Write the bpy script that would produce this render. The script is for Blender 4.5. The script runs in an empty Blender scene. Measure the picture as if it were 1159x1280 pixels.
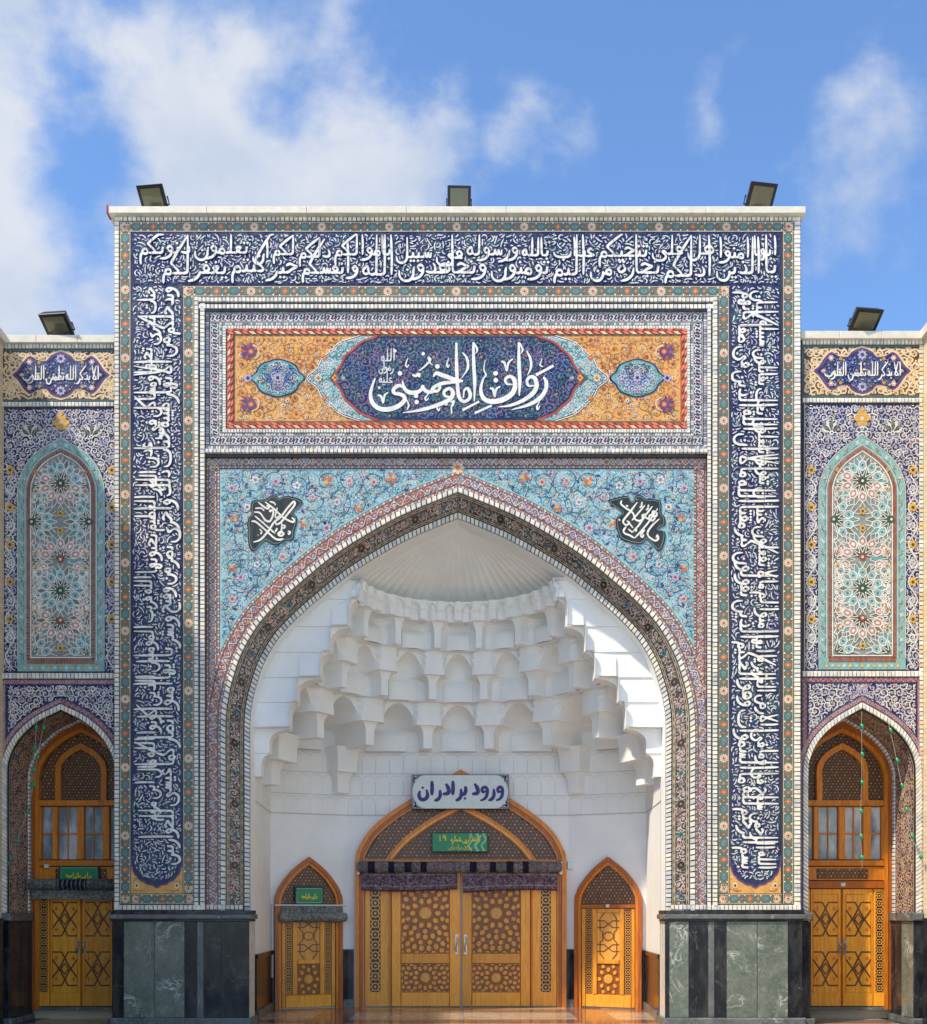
import bpy, math, random
import numpy as np
from mathutils import Vector, Matrix
from mathutils.geometry import tessellate_polygon

scene = bpy.context.scene
COL = scene.collection
R_ = math.radians

# ------------------------------------------------------------------ camera, sky, sun, exposure
EYE, DCAM, SPX = 1.667, 16.0, 84.0        # eye height, distance to the portal front, photo pixels per metre there
cam = bpy.data.objects.new('camera', bpy.data.cameras.new('camera'))
COL.objects.link(cam)
cam.location = (0, -DCAM, EYE)
cam.rotation_euler = (R_(90), 0, 0)
cam.data.sensor_fit = 'HORIZONTAL'
cam.data.sensor_width = 36
cam.data.lens = 36 * SPX * DCAM / 1159
cam.data.shift_y = 502 / 1159
cam.data.clip_end = 2000
scene.camera = cam

SUN_AZ, SUN_EL = R_(54), R_(52)           # azimuth to the left of the facade's outward normal
to_sun = Vector((-math.sin(SUN_AZ) * math.cos(SUN_EL), -math.cos(SUN_AZ) * math.cos(SUN_EL), math.sin(SUN_EL)))
sun = bpy.data.objects.new('sun', bpy.data.lights.new('sun', 'SUN'))
COL.objects.link(sun)
sun.data.energy = 2.6
sun.data.angle = R_(1.5)
sun.data.color = (1.0, 0.87, 0.68)
sun.rotation_euler = to_sun.to_track_quat('Z', 'Y').to_euler()

world = bpy.data.worlds.new('World')
scene.world = world
world.use_nodes = True
wn, wl = world.node_tree.nodes, world.node_tree.links
wn.clear()
w_out = wn.new('ShaderNodeOutputWorld'); w_bg = wn.new('ShaderNodeBackground')
w_sky = wn.new('ShaderNodeTexSky'); w_sky.sky_type = 'NISHITA'; w_sky.sun_disc = False
w_sky.sun_elevation = SUN_EL
w_sky.sun_rotation = math.atan2(to_sun.x, to_sun.y)
w_sky.altitude = 1000; w_sky.air_density = 1.0; w_sky.dust_density = 0.6; w_sky.ozone_density = 2.2
w_bg.inputs['Strength'].default_value = 0.15
tc = wn.new('ShaderNodeTexCoord')
def wmath(op, a, b=None, clamp=False):
    n = wn.new('ShaderNodeMath'); n.operation = op; n.use_clamp = clamp
    for i, x in enumerate((a, b)):
        if x is None: continue
        if isinstance(x, (int, float)): n.inputs[i].default_value = x
        else: wl.new(x, n.inputs[i])
    return n.outputs[0]
wmap = wn.new('ShaderNodeMapping'); wmap.inputs['Scale'].default_value = (1.0, 1.0, 1.35)
wl.new(tc.outputs['Generated'], wmap.inputs['Vector'])
nz = wn.new('ShaderNodeTexNoise'); nz.inputs['Scale'].default_value = 6.5; nz.inputs['Detail'].default_value = 9; nz.inputs['Roughness'].default_value = 0.56
nz.inputs['Distortion'].default_value = 0.15
wl.new(wmap.outputs[0], nz.inputs['Vector'])
nz2 = wn.new('ShaderNodeTexNoise'); nz2.inputs['Scale'].default_value = 2.0; nz2.inputs['Detail'].default_value = 3
wl.new(wmap.outputs[0], nz2.inputs['Vector'])
# cloud banks: compass directions and angular sizes of the banks in the sky, everywhere broken up by noise
BANKS = [(-0.46, 1, 0.62, 0.24, 1.0), (-0.25, 1, 0.67, 0.20, 1.0), (-0.20, 1, 0.86, 0.10, .6), (-0.02, 1, 0.74, 0.10, .8), (-0.09, 1, 0.70, 0.17, .85), (-0.20, 1, 0.81, 0.12, .7),
         (0.045, 1, 0.735, 0.085, .8), (0.235, 1, 0.735, 0.09, .55), (0.385, 1, 0.775, 0.095, .72), (0.35, 1, 0.83, 0.06, .55), (-0.44, 1, 0.57, 0.16, .7),
         (-0.10, 1, 0.62, 0.15, .6),
         (1.4, .4, .6, .5, 1.0), (-1.6, .2, .5, .6, 1.0), (-.6, -1, .5, .6, 1.0), (.8, -1, .7, .6, 1.0), (0, -1, .35, .5, .9), (1.3, -.7, .5, .5, .9), (-1.4, -.8, .5, .5, .9), (.1, -.3, 1, .5, .9)]  # unseen banks beside and behind the camera, some added to make shade less blue
acc = None
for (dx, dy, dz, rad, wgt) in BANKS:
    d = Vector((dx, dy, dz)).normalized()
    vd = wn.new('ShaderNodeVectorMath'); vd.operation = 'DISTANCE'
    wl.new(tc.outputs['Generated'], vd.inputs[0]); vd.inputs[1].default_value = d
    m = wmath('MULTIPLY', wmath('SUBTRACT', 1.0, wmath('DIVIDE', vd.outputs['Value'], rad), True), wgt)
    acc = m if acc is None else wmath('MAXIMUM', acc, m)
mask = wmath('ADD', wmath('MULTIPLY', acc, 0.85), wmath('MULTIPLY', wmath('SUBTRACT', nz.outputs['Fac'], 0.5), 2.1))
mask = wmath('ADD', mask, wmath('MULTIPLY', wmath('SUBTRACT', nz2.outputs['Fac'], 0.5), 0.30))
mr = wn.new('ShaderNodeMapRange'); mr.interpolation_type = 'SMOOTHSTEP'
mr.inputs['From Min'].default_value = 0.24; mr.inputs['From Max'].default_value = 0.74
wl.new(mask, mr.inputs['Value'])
tint = wn.new('ShaderNodeMix'); tint.data_type = 'RGBA'; tint.blend_type = 'MULTIPLY'
tint.inputs['Factor'].default_value = 1.0
tint.inputs['B'].default_value = (0.66, 0.79, 0.90, 1)
wl.new(w_sky.outputs[0], tint.inputs['A'])
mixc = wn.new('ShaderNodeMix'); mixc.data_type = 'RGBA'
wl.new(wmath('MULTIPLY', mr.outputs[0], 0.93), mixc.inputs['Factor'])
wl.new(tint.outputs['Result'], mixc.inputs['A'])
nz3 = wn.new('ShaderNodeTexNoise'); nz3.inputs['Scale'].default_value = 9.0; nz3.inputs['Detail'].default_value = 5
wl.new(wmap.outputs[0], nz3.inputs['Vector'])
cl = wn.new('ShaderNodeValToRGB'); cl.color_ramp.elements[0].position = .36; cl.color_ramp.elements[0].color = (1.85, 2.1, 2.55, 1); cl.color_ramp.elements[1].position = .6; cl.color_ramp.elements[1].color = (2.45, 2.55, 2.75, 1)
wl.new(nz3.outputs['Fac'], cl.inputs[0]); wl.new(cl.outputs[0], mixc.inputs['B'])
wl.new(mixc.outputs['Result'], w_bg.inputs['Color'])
wl.new(w_bg.outputs[0], w_out.inputs['Surface'])

scene.view_settings.view_transform = 'Standard'
scene.view_settings.look = 'None'
scene.view_settings.gamma = 1.0
scene.view_settings.use_curve_mapping = False
scene.view_settings.exposure = 1.10
scene.render.engine = 'CYCLES'
scene.cycles.max_bounces = 9
scene.cycles.diffuse_bounces = 7
scene.cycles.glossy_bounces = 3

# ------------------------------------------------------------------ pixel measurements to metres on a plane at depth Y
CXP, HYP = 579.5, 1142.0
def PX(px, Y=0.0): return (px - CXP) * (DCAM + Y) / (SPX * DCAM)
def PZ(py, Y=0.0): return EYE + (HYP - py) * (DCAM + Y) / (SPX * DCAM)
def PL(n, Y=0.0): return n * (DCAM + Y) / (SPX * DCAM)
XC = PX(572.0)

# ------------------------------------------------------------------ materials
def lin(c):
    return tuple((v / 255 / 12.92) if v / 255 <= 0.04045 else ((v / 255 + 0.055) / 1.055) ** 2.4 for v in c) + (1,)
MATS = {}
def nodes_of(name):
    m = bpy.data.materials.new(name); m.use_nodes = True
    MATS[name] = m
    nt = m.node_tree
    return m, nt.nodes, nt.links, nt.nodes['Principled BSDF']
def ramp(n, l, fac, stops):
    r = n.new('ShaderNodeValToRGB')
    while len(r.color_ramp.elements) < len(stops): r.color_ramp.elements.new(0.5)
    for e, (p, c) in zip(r.color_ramp.elements, stops):
        e.position = p; e.color = c
    l.new(fac, r.inputs[0])
    return r.outputs[0]
def objcoord(n, l, scale=(1, 1, 1)):
    g = n.new('ShaderNodeNewGeometry')
    mp = n.new('ShaderNodeMapping'); mp.inputs['Scale'].default_value = scale
    l.new(g.outputs['Position'], mp.inputs['Vector'])
    return mp.outputs[0]
def noise(n, l, vec, scale, detail=4, rough=.5, dist=0):
    t = n.new('ShaderNodeTexNoise'); t.inputs['Scale'].default_value = scale; t.inputs['Detail'].default_value = detail
    t.inputs['Roughness'].default_value = rough; t.inputs['Distortion'].default_value = dist
    if vec is not None: l.new(vec, t.inputs['Vector'])
    return t.outputs['Fac']
def bump(n, l, b, h, strength, dist=0.01):
    bp = n.new('ShaderNodeBump'); bp.inputs['Strength'].default_value = strength; bp.inputs['Distance'].default_value = dist
    l.new(h, bp.inputs['Height']); l.new(bp.outputs[0], b.inputs['Normal'])
def scalec(c, f): return (min(1, c[0] * f), min(1, c[1] * f), min(1, c[2] * f), 1)
def glaze(name, rgb, rough=0.27, var=0.17, spec=0.45):
    m, n, l, b = nodes_of(name)
    c = lin(rgb)
    v = objcoord(n, l)
    base = ramp(n, l, noise(n, l, v, 9.0, 2, .65), [(0.3, scalec(c, 1 - var)), (0.7, scalec(c, 1 + var))])
    st = noise(n, l, objcoord(n, l, (5.0, 5.0, .55)), 1.3, 3, .62, .0)          # dust washed down the wall in uneven streaks
    mx = n.new('ShaderNodeMix'); mx.data_type = 'RGBA'; mx.inputs['B'].default_value = (.36, .35, .34, 1)
    l.new(ramp(n, l, st, [(0.36, (.01, .01, .01, 1)), (0.72, (.10, .10, .10, 1))]), mx.inputs['Factor']); l.new(base, mx.inputs['A'])
    l.new(mx.outputs['Result'], b.inputs['Base Color'])
    l.new(ramp(n, l, st, [(0.3, (rough * .7,) * 3 + (1,)), (0.7, (rough * 1.6,) * 3 + (1,))]), b.inputs['Roughness'])
    b.inputs['Specular IOR Level'].default_value = spec
    bump(n, l, b, noise(n, l, v, 22, 1), 0.3, 0.005)
    return m
for nm, rgb in dict(navy=(22, 30, 82), navy2=(40, 54, 116), white=(226, 226, 220), white2=(206, 208, 206), white3=(232, 226, 210),
                    turq=(138, 188, 198), turq2=(92, 156, 160), skyblue=(156, 196, 204), teal=(60, 116, 116), green=(34, 74, 58), dkgreen=(22, 36, 34),
                    ochre=(216, 160, 80), ochre2=(190, 120, 40), orange=(196, 106, 66), plum=(106, 90, 100), umber=(66, 64, 70), celadon=(126, 170, 170), terracotta=(150, 92, 72), rose=(186, 132, 118), slate=(58, 62, 84), salmon=(214, 122, 92), rust=(176, 78, 56), red=(170, 66, 48), brick=(150, 72, 50), yellow=(208, 166, 66),
                    cream=(222, 198, 160), pink=(206, 172, 168), purple=(88, 62, 110), mauve=(140, 112, 150), black=(24, 24, 32), grout=(52, 52, 62),
                    grey=(128, 138, 138), olive=(104, 110, 98), brown=(86, 56, 36), lilac=(176, 170, 196), blueglaze=(84, 116, 170)).items():
    glaze(nm, rgb)
def plaster(name, rgb, rough=.75):
    m, n, l, b = nodes_of(name)
    c = lin(rgb); v = objcoord(n, l)
    f = noise(n, l, v, 2.2, 6, .6)
    l.new(ramp(n, l, f, [(0.3, scalec(c, .93)), (0.7, scalec(c, 1.03))]), b.inputs['Base Color'])
    b.inputs['Roughness'].default_value = rough
    bump(n, l, b, noise(n, l, v, 30, 6, .65), .22, .008)
plaster('plaster', (236, 238, 238), .6); plaster('plaster_joint', (202, 200, 196)); plaster('stucco', (206, 190, 158)); glaze('capstone', (214, 209, 196), .5, .08)
def brickwall(name, rgb):
    m, n, l, b = nodes_of(name)
    v = objcoord(n, l, (4.2, 4.2, 13.0))
    mp = n.new('ShaderNodeMapping'); mp.inputs['Rotation'].default_value = (R_(90), 0, R_(90)); l.new(v, mp.inputs['Vector'])
    t = n.new('ShaderNodeTexBrick'); l.new(mp.outputs[0], t.inputs['Vector'])
    t.inputs['Color1'].default_value = lin(rgb); t.inputs['Color2'].default_value = scalec(lin(rgb), .85); t.inputs['Mortar'].default_value = lin((150, 138, 116))
    t.inputs['Scale'].default_value = 1.0; t.inputs['Mortar Size'].default_value = .03; t.inputs['Brick Width'].default_value = 1.0; t.inputs['Row Height'].default_value = .9
    l.new(t.outputs['Color'], b.inputs['Base Color']); b.inputs['Roughness'].default_value = .7
    bump(n, l, b, t.outputs['Fac'], -.4, .01)
brickwall('brick_courses', (216, 198, 164))
def marble(name, base, dark, vein, rough=.18, vs=1.6, vw=.025):
    m, n, l, b = nodes_of(name)
    oi = n.new('ShaderNodeObjectInfo')
    v0 = objcoord(n, l)
    va = n.new('ShaderNodeVectorMath'); va.operation = 'ADD'; l.new(v0, va.inputs[0])
    vm = n.new('ShaderNodeVectorMath'); vm.operation = 'SCALE'; vm.inputs[0].default_value = (31, 17, 43); l.new(oi.outputs['Random'], vm.inputs['Scale'])
    l.new(vm.outputs[0], va.inputs[1])
    v = va.outputs[0]
    c = ramp(n, l, noise(n, l, v, 3.0, 8, .6, .6), [(0.3, lin(dark)), (0.72, lin(base))])
    vn = noise(n, l, v, vs, 6, .55, 1.4)
    d = n.new('ShaderNodeMath'); d.operation = 'SUBTRACT'; l.new(vn, d.inputs[0]); d.inputs[1].default_value = .5
    a = n.new('ShaderNodeMath'); a.operation = 'ABSOLUTE'; l.new(d.outputs[0], a.inputs[0])
    vf = ramp(n, l, a.outputs[0], [(0.0, (1, 1, 1, 1)), (vw, (0, 0, 0, 1))])
    brk = ramp(n, l, noise(n, l, v, 2.3, 2), [(0.48, (0, 0, 0, 1)), (0.66, (1, 1, 1, 1))])
    mm = n.new('ShaderNodeMath'); mm.operation = 'MULTIPLY'; l.new(vf, mm.inputs[0]); l.new(brk, mm.inputs[1])
    mx = n.new('ShaderNodeMix'); mx.data_type = 'RGBA'; l.new(mm.outputs[0], mx.inputs['Factor']); l.new(c, mx.inputs['A']); mx.inputs['B'].default_value = lin(vein)
    vn2 = noise(n, l, v, vs * 3.1, 7, .6, 1.0)
    d2 = n.new('ShaderNodeMath'); d2.operation = 'SUBTRACT'; l.new(vn2, d2.inputs[0]); d2.inputs[1].default_value = .52
    a2 = n.new('ShaderNodeMath'); a2.operation = 'ABSOLUTE'; l.new(d2.outputs[0], a2.inputs[0])
    mx2 = n.new('ShaderNodeMix'); mx2.data_type = 'RGBA'; l.new(ramp(n, l, a2.outputs[0], [(0.0, (.22, .22, .22, 1)), (vw * .7, (0, 0, 0, 1))]), mx2.inputs['Factor']); l.new(mx.outputs['Result'], mx2.inputs['A']); mx2.inputs['B'].default_value = lin(vein)
    dust = noise(n, l, objcoord(n, l, (3, 3, 1.2)), 1.7, 6, .65)
    mx3 = n.new('ShaderNodeMix'); mx3.data_type = 'RGBA'; l.new(ramp(n, l, dust, [(0.45, (0, 0, 0, 1)), (0.8, (.22, .22, .22, 1))]), mx3.inputs['Factor']); l.new(mx2.outputs['Result'], mx3.inputs['A']); mx3.inputs['B'].default_value = (.3, .29, .27, 1)
    l.new(mx3.outputs['Result'], b.inputs['Base Color'])
    l.new(ramp(n, l, dust, [(0.4, (rough, rough, rough, 1)), (0.8, (rough * 2.2,) * 3 + (1,))]), b.inputs['Roughness'])
marble('marble_green', (112, 122, 110), (80, 92, 84), (206, 210, 202), .2, 2.6, .03)
marble('marble_black', (34, 37, 44), (18, 21, 28), (96, 102, 106), .14, 1.4, .007)
MATS['marble_black'].node_tree.nodes['Principled BSDF'].inputs['Specular IOR Level'].default_value = .28
marble('marble_grey', (108, 112, 112), (70, 76, 80), (168, 172, 168), .25, 1.3, .015)
marble('floor_stone', (190, 172, 152), (160, 140, 122), (214, 204, 190), .13, 1.0, .03)
marble('floor_stone_red', (146, 100, 80), (116, 76, 62), (176, 140, 120), .10, 1.0, .02)
marble('paving', (206, 200, 188), (182, 176, 166), (216, 212, 204), .35, .8, .02)
def wood(name, rgb, dark, rough=.36, scale=1.0, coat=.12):
    m, n, l, b = nodes_of(name)
    oi = n.new('ShaderNodeObjectInfo'); v0 = objcoord(n, l, (14 * scale, 14 * scale, 1.1 * scale))
    va = n.new('ShaderNodeVectorMath'); va.operation = 'ADD'; l.new(v0, va.inputs[0])
    vs_ = n.new('ShaderNodeVectorMath'); vs_.operation = 'SCALE'; vs_.inputs[0].default_value = (37, 19, 53); l.new(oi.outputs['Random'], vs_.inputs['Scale']); l.new(vs_.outputs[0], va.inputs[1]); v = va.outputs[0]
    f = noise(n, l, v, 2.2, 6, .68, 1.2)
    col = ramp(n, l, f, [(0.32, lin(dark)), (0.62, lin(rgb))])
    hs = n.new('ShaderNodeHueSaturation'); l.new(col, hs.inputs['Color'])
    mrw = n.new('ShaderNodeMapRange'); mrw.inputs['To Min'].default_value = .80; mrw.inputs['To Max'].default_value = 1.12; l.new(oi.outputs['Random'], mrw.inputs['Value']); l.new(mrw.outputs[0], hs.inputs['Value'])
    l.new(hs.outputs[0], b.inputs['Base Color'])
    b.inputs['Roughness'].default_value = rough; b.inputs['Coat Weight'].default_value = coat; b.inputs['Coat Roughness'].default_value = .2
    bump(n, l, b, f, .2, .006)
wood('wood_honey', (248, 174, 52), (214, 132, 30)); wood('wood_amber', (224, 138, 26), (176, 92, 14)); wood('wood_deep', (184, 98, 22), (138, 66, 14))
wood('wood_walnut', (112, 70, 44), (84, 50, 32)); wood('wood_inlay', (236, 172, 76), (206, 136, 48)); wood('wood_joint', (150, 88, 30), (112, 64, 22)); wood('wood_lattice', (150, 108, 78), (122, 86, 62)); wood('wood_dark', (52, 34, 26), (36, 24, 20))
def simple(name, rgb, rough=.5, metal=0.0, var=.06, sc=12):
    m, n, l, b = nodes_of(name)
    c = lin(rgb); v = objcoord(n, l)
    l.new(ramp(n, l, noise(n, l, v, sc, 4), [(0.3, scalec(c, 1 - var)), (0.7, scalec(c, 1 + var))]), b.inputs['Base Color'])
    b.inputs['Roughness'].default_value = rough; b.inputs['Metallic'].default_value = metal
simple('metal_black', (30, 32, 36), .45, .2); simple('metal_steel', (190, 186, 176), .3, .9); simple('lamp_glass', (104, 104, 84), .12)
simple('lamp_face', (150, 150, 128), .4); simple('sign_white', (206, 216, 214), .35); simple('sign_blue', (42, 26, 112), .4); simple('sign_grey', (112, 108, 136), .4, 0, .3, 60)
simple('sign_green', (22, 132, 84), .3); simple('sign_green2', (120, 190, 150), .3); simple('sign_yellow', (222, 200, 40), .4); simple('sign_frame', (44, 46, 46), .4)
simple('cable', (150, 150, 146), .5); simple('bulb_green', (30, 140, 96), .2); simple('pipe_white', (206, 206, 204), .35); simple('red_flag', (150, 40, 44), .7); simple('pane_back', (122, 132, 140), .9)
def glassmat():
    m, n, l, b = nodes_of('window_glass')
    v = objcoord(n, l, (1.5, 1.5, .6))
    l.new(ramp(n, l, noise(n, l, v, 2.4, 4, .6), [(0.38, lin((104, 118, 130))), (0.5, lin((150, 162, 170))), (0.62, lin((190, 196, 198)))]), b.inputs['Base Color']); b.inputs['Roughness'].default_value = .05
    b.inputs['Specular IOR Level'].default_value = .8
    bump(n, l, b, noise(n, l, v, 2.0, 2), .15, .02)
glassmat()
def carpet(name, a, bb, cc):
    m, n, l, b = nodes_of(name)
    v = objcoord(n, l)
    f = noise(n, l, v, 26, 3, .6)
    l.new(ramp(n, l, f, [(0.38, lin(a)), (0.5, lin(bb)), (0.64, lin(cc))]), b.inputs['Base Color'])
    b.inputs['Roughness'].default_value = .95
    bump(n, l, b, noise(n, l, v, 160, 2), .5, .01)
carpet('carpet_plum', (70, 50, 64), (100, 78, 90), (136, 122, 130)); carpet('carpet_mauve', (122, 106, 112), (148, 134, 136), (172, 162, 162)); carpet('carpet_grey', (92, 92, 92), (128, 128, 122), (150, 148, 142)); carpet('carpet_navy', (26, 26, 50), (38, 36, 66), (60, 54, 84))
carpet('carpet_green', (84, 90, 88), (112, 118, 114), (140, 142, 134)); carpet('carpet_wine', (64, 30, 42), (84, 44, 56), (100, 60, 70))

# ------------------------------------------------------------------ objects
def tag(o, label=None, cat=None, group=None, kind=None):
    if label: o['label'] = label
    if cat: o['category'] = cat
    if group: o['group'] = group
    if kind: o['kind'] = kind
    return o
def empty(name, loc, label=None, cat=None, group=None):
    o = bpy.data.objects.new(name, None); COL.objects.link(o); o.location = loc
    o.empty_display_size = .3
    return tag(o, label, cat, group)
def link_mesh(name, me, parent=None, kind=None, label=None):
    o = bpy.data.objects.new(name, me); COL.objects.link(o)
    if parent is not None:
        o.parent = parent
        o.matrix_parent_inverse = WORLD_INV(parent)
    if kind: o['kind'] = kind
    if label: o['label'] = label
    return o
def WORLD_INV(p):
    m = Matrix.Identity(4)
    q = p
    chain = []
    while q is not None:
        chain.append(q); q = q.parent
    for q in reversed(chain):
        m = m @ (q.matrix_parent_inverse if q.parent else Matrix.Identity(4)) @ q.matrix_basis
    return m.inverted()

class MB:
    """collects faces in world metres; build() links them as ONE mesh object"""
    def __init__(s):
        s.v, s.f, s.m, s.names = [], [], [], []
    def mi(s, mat):
        if mat not in s.names: s.names.append(mat)
        return s.names.index(mat)
    def face(s, pts, mat):
        b = len(s.v); s.v.extend(pts); s.f.append(tuple(range(b, b + len(pts)))); s.m.append(s.mi(mat))
    def box(s, x0, x1, y0, y1, z0, z1, mat, bev=0.0):
        k = s.mi(mat); b = len(s.v)
        if bev <= 0:
            s.v += [(x0, y0, z0), (x1, y0, z0), (x1, y1, z0), (x0, y1, z0), (x0, y0, z1), (x1, y0, z1), (x1, y1, z1), (x0, y1, z1)]
            for f in ((0, 3, 2, 1), (4, 5, 6, 7), (0, 1, 5, 4), (1, 2, 6, 5), (2, 3, 7, 6), (3, 0, 4, 7)):
                s.f.append(tuple(b + i for i in f)); s.m.append(k)
        else:                                     # front (-y) edge bevelled
            e = bev
            s.v += [(x0, y0 + e, z0), (x1, y0 + e, z0), (x1, y1, z0), (x0, y1, z0), (x0, y0 + e, z1), (x1, y0 + e, z1), (x1, y1, z1), (x0, y1, z1),
                    (x0 + e, y0, z0 + e), (x1 - e, y0, z0 + e), (x1 - e, y0, z1 - e), (x0 + e, y0, z1 - e)]
            for f in ((0, 3, 2, 1), (4, 5, 6, 7), (1, 2, 6, 5), (2, 3, 7, 6), (3, 0, 4, 7), (8, 9, 10, 11), (0, 1, 9, 8), (1, 5, 10, 9), (5, 4, 11, 10), (4, 0, 8, 11)):
                s.f.append(tuple(b + i for i in f)); s.m.append(k)
    def prism(s, poly, f0, f1, mat, cap0=True, cap1=True):
        """poly: 2-D points; f0, f1 map a 2-D point to 3-D on the two ends"""
        k = s.mi(mat); n = len(poly); b = len(s.v)
        s.v += [f0(p) for p in poly] + [f1(p) for p in poly]
        for i in range(n):
            j = (i + 1) % n
            s.f.append((b + i, b + j, b + n + j, b + n + i)); s.m.append(k)
        tri = tessellate_polygon([[Vector((p[0], p[1], 0)) for p in poly]])
        for t in tri:
            if cap0: s.f.append(tuple(b + i for i in t)); s.m.append(k)
            if cap1: s.f.append(tuple(b + n + i for i in reversed(t))); s.m.append(k)
    def tube(s, pts, r, mat, seg=8, closed_ends=True):
        k = s.mi(mat); pts = [Vector(p) for p in pts]; rings = []
        rs = r if isinstance(r, (list, tuple)) else [r] * len(pts)
        up = Vector((0, 0, 1))
        for i, p in enumerate(pts):
            t = (pts[min(i + 1, len(pts) - 1)] - pts[max(i - 1, 0)]).normalized()
            u = up if abs(t.dot(up)) < .95 else Vector((1, 0, 0))
            a = t.cross(u).normalized(); c = t.cross(a).normalized()
            b = len(s.v); rings.append(b)
            for q in range(seg):
                an = 2 * math.pi * q / seg
                s.v.append(tuple(p + (a * math.cos(an) + c * math.sin(an)) * rs[i]))
        for i in range(len(pts) - 1):
            for q in range(seg):
                s.f.append((rings[i] + q, rings[i] + (q + 1) % seg, rings[i + 1] + (q + 1) % seg, rings[i + 1] + q)); s.m.append(k)
        if closed_ends:
            s.f.append(tuple(rings[0] + q for q in range(seg))); s.m.append(k)
            s.f.append(tuple(rings[-1] + q for q in reversed(range(seg)))); s.m.append(k)
    def build(s, name, parent=None, kind=None, label=None, smooth=None, recalc=True):
        me = bpy.data.meshes.new(name)
        me.from_pydata(s.v, [], s.f)
        for nm in s.names: me.materials.append(MATS[nm])
        me.polygons.foreach_set('material_index', s.m)
        if recalc:
            import bmesh
            bm = bmesh.new(); bm.from_mesh(me)
            if smooth is not None: bmesh.ops.remove_doubles(bm, verts=bm.verts, dist=1e-5)
            bmesh.ops.recalc_face_normals(bm, faces=bm.faces); bm.to_mesh(me); bm.free()
        if smooth is not None:
            me.polygons.foreach_set('use_smooth', [True] * len(me.polygons))
            me.set_sharp_from_angle(angle=R_(smooth))
        me.update()
        return link_mesh(name, me, parent, kind, label)

def plane_map(Y):
    return lambda u, v, h: (PX(u, Y), Y - h, PZ(v, Y))

def cat(pts, n=6, closed=False):
    """Catmull-Rom through pts"""
    P = [np.array(p, float) for p in pts]
    if len(P) == 2: return [tuple(P[0] + (P[1] - P[0]) * i / n) for i in range(n + 1)]
    out = []
    m = len(P)
    rng = range(m) if closed else range(m - 1)
    for i in rng:
        if closed: p0, p1, p2, p3 = P[(i - 1) % m], P[i], P[(i + 1) % m], P[(i + 2) % m]
        else:
            p1, p2 = P[i], P[i + 1]
            p0 = P[i - 1] if i > 0 else 2 * p1 - p2
            p3 = P[i + 2] if i + 2 < m else 2 * p2 - p1
        for k in range(n):
            t = k / n
            out.append(tuple(.5 * ((2 * p1) + (p2 - p0) * t + (2 * p0 - 5 * p1 + 4 * p2 - p3) * t * t + (3 * p1 - p0 - 3 * p2 + p3) * t ** 3)))
    if not closed: out.append(tuple(P[-1]))
    return out

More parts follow.
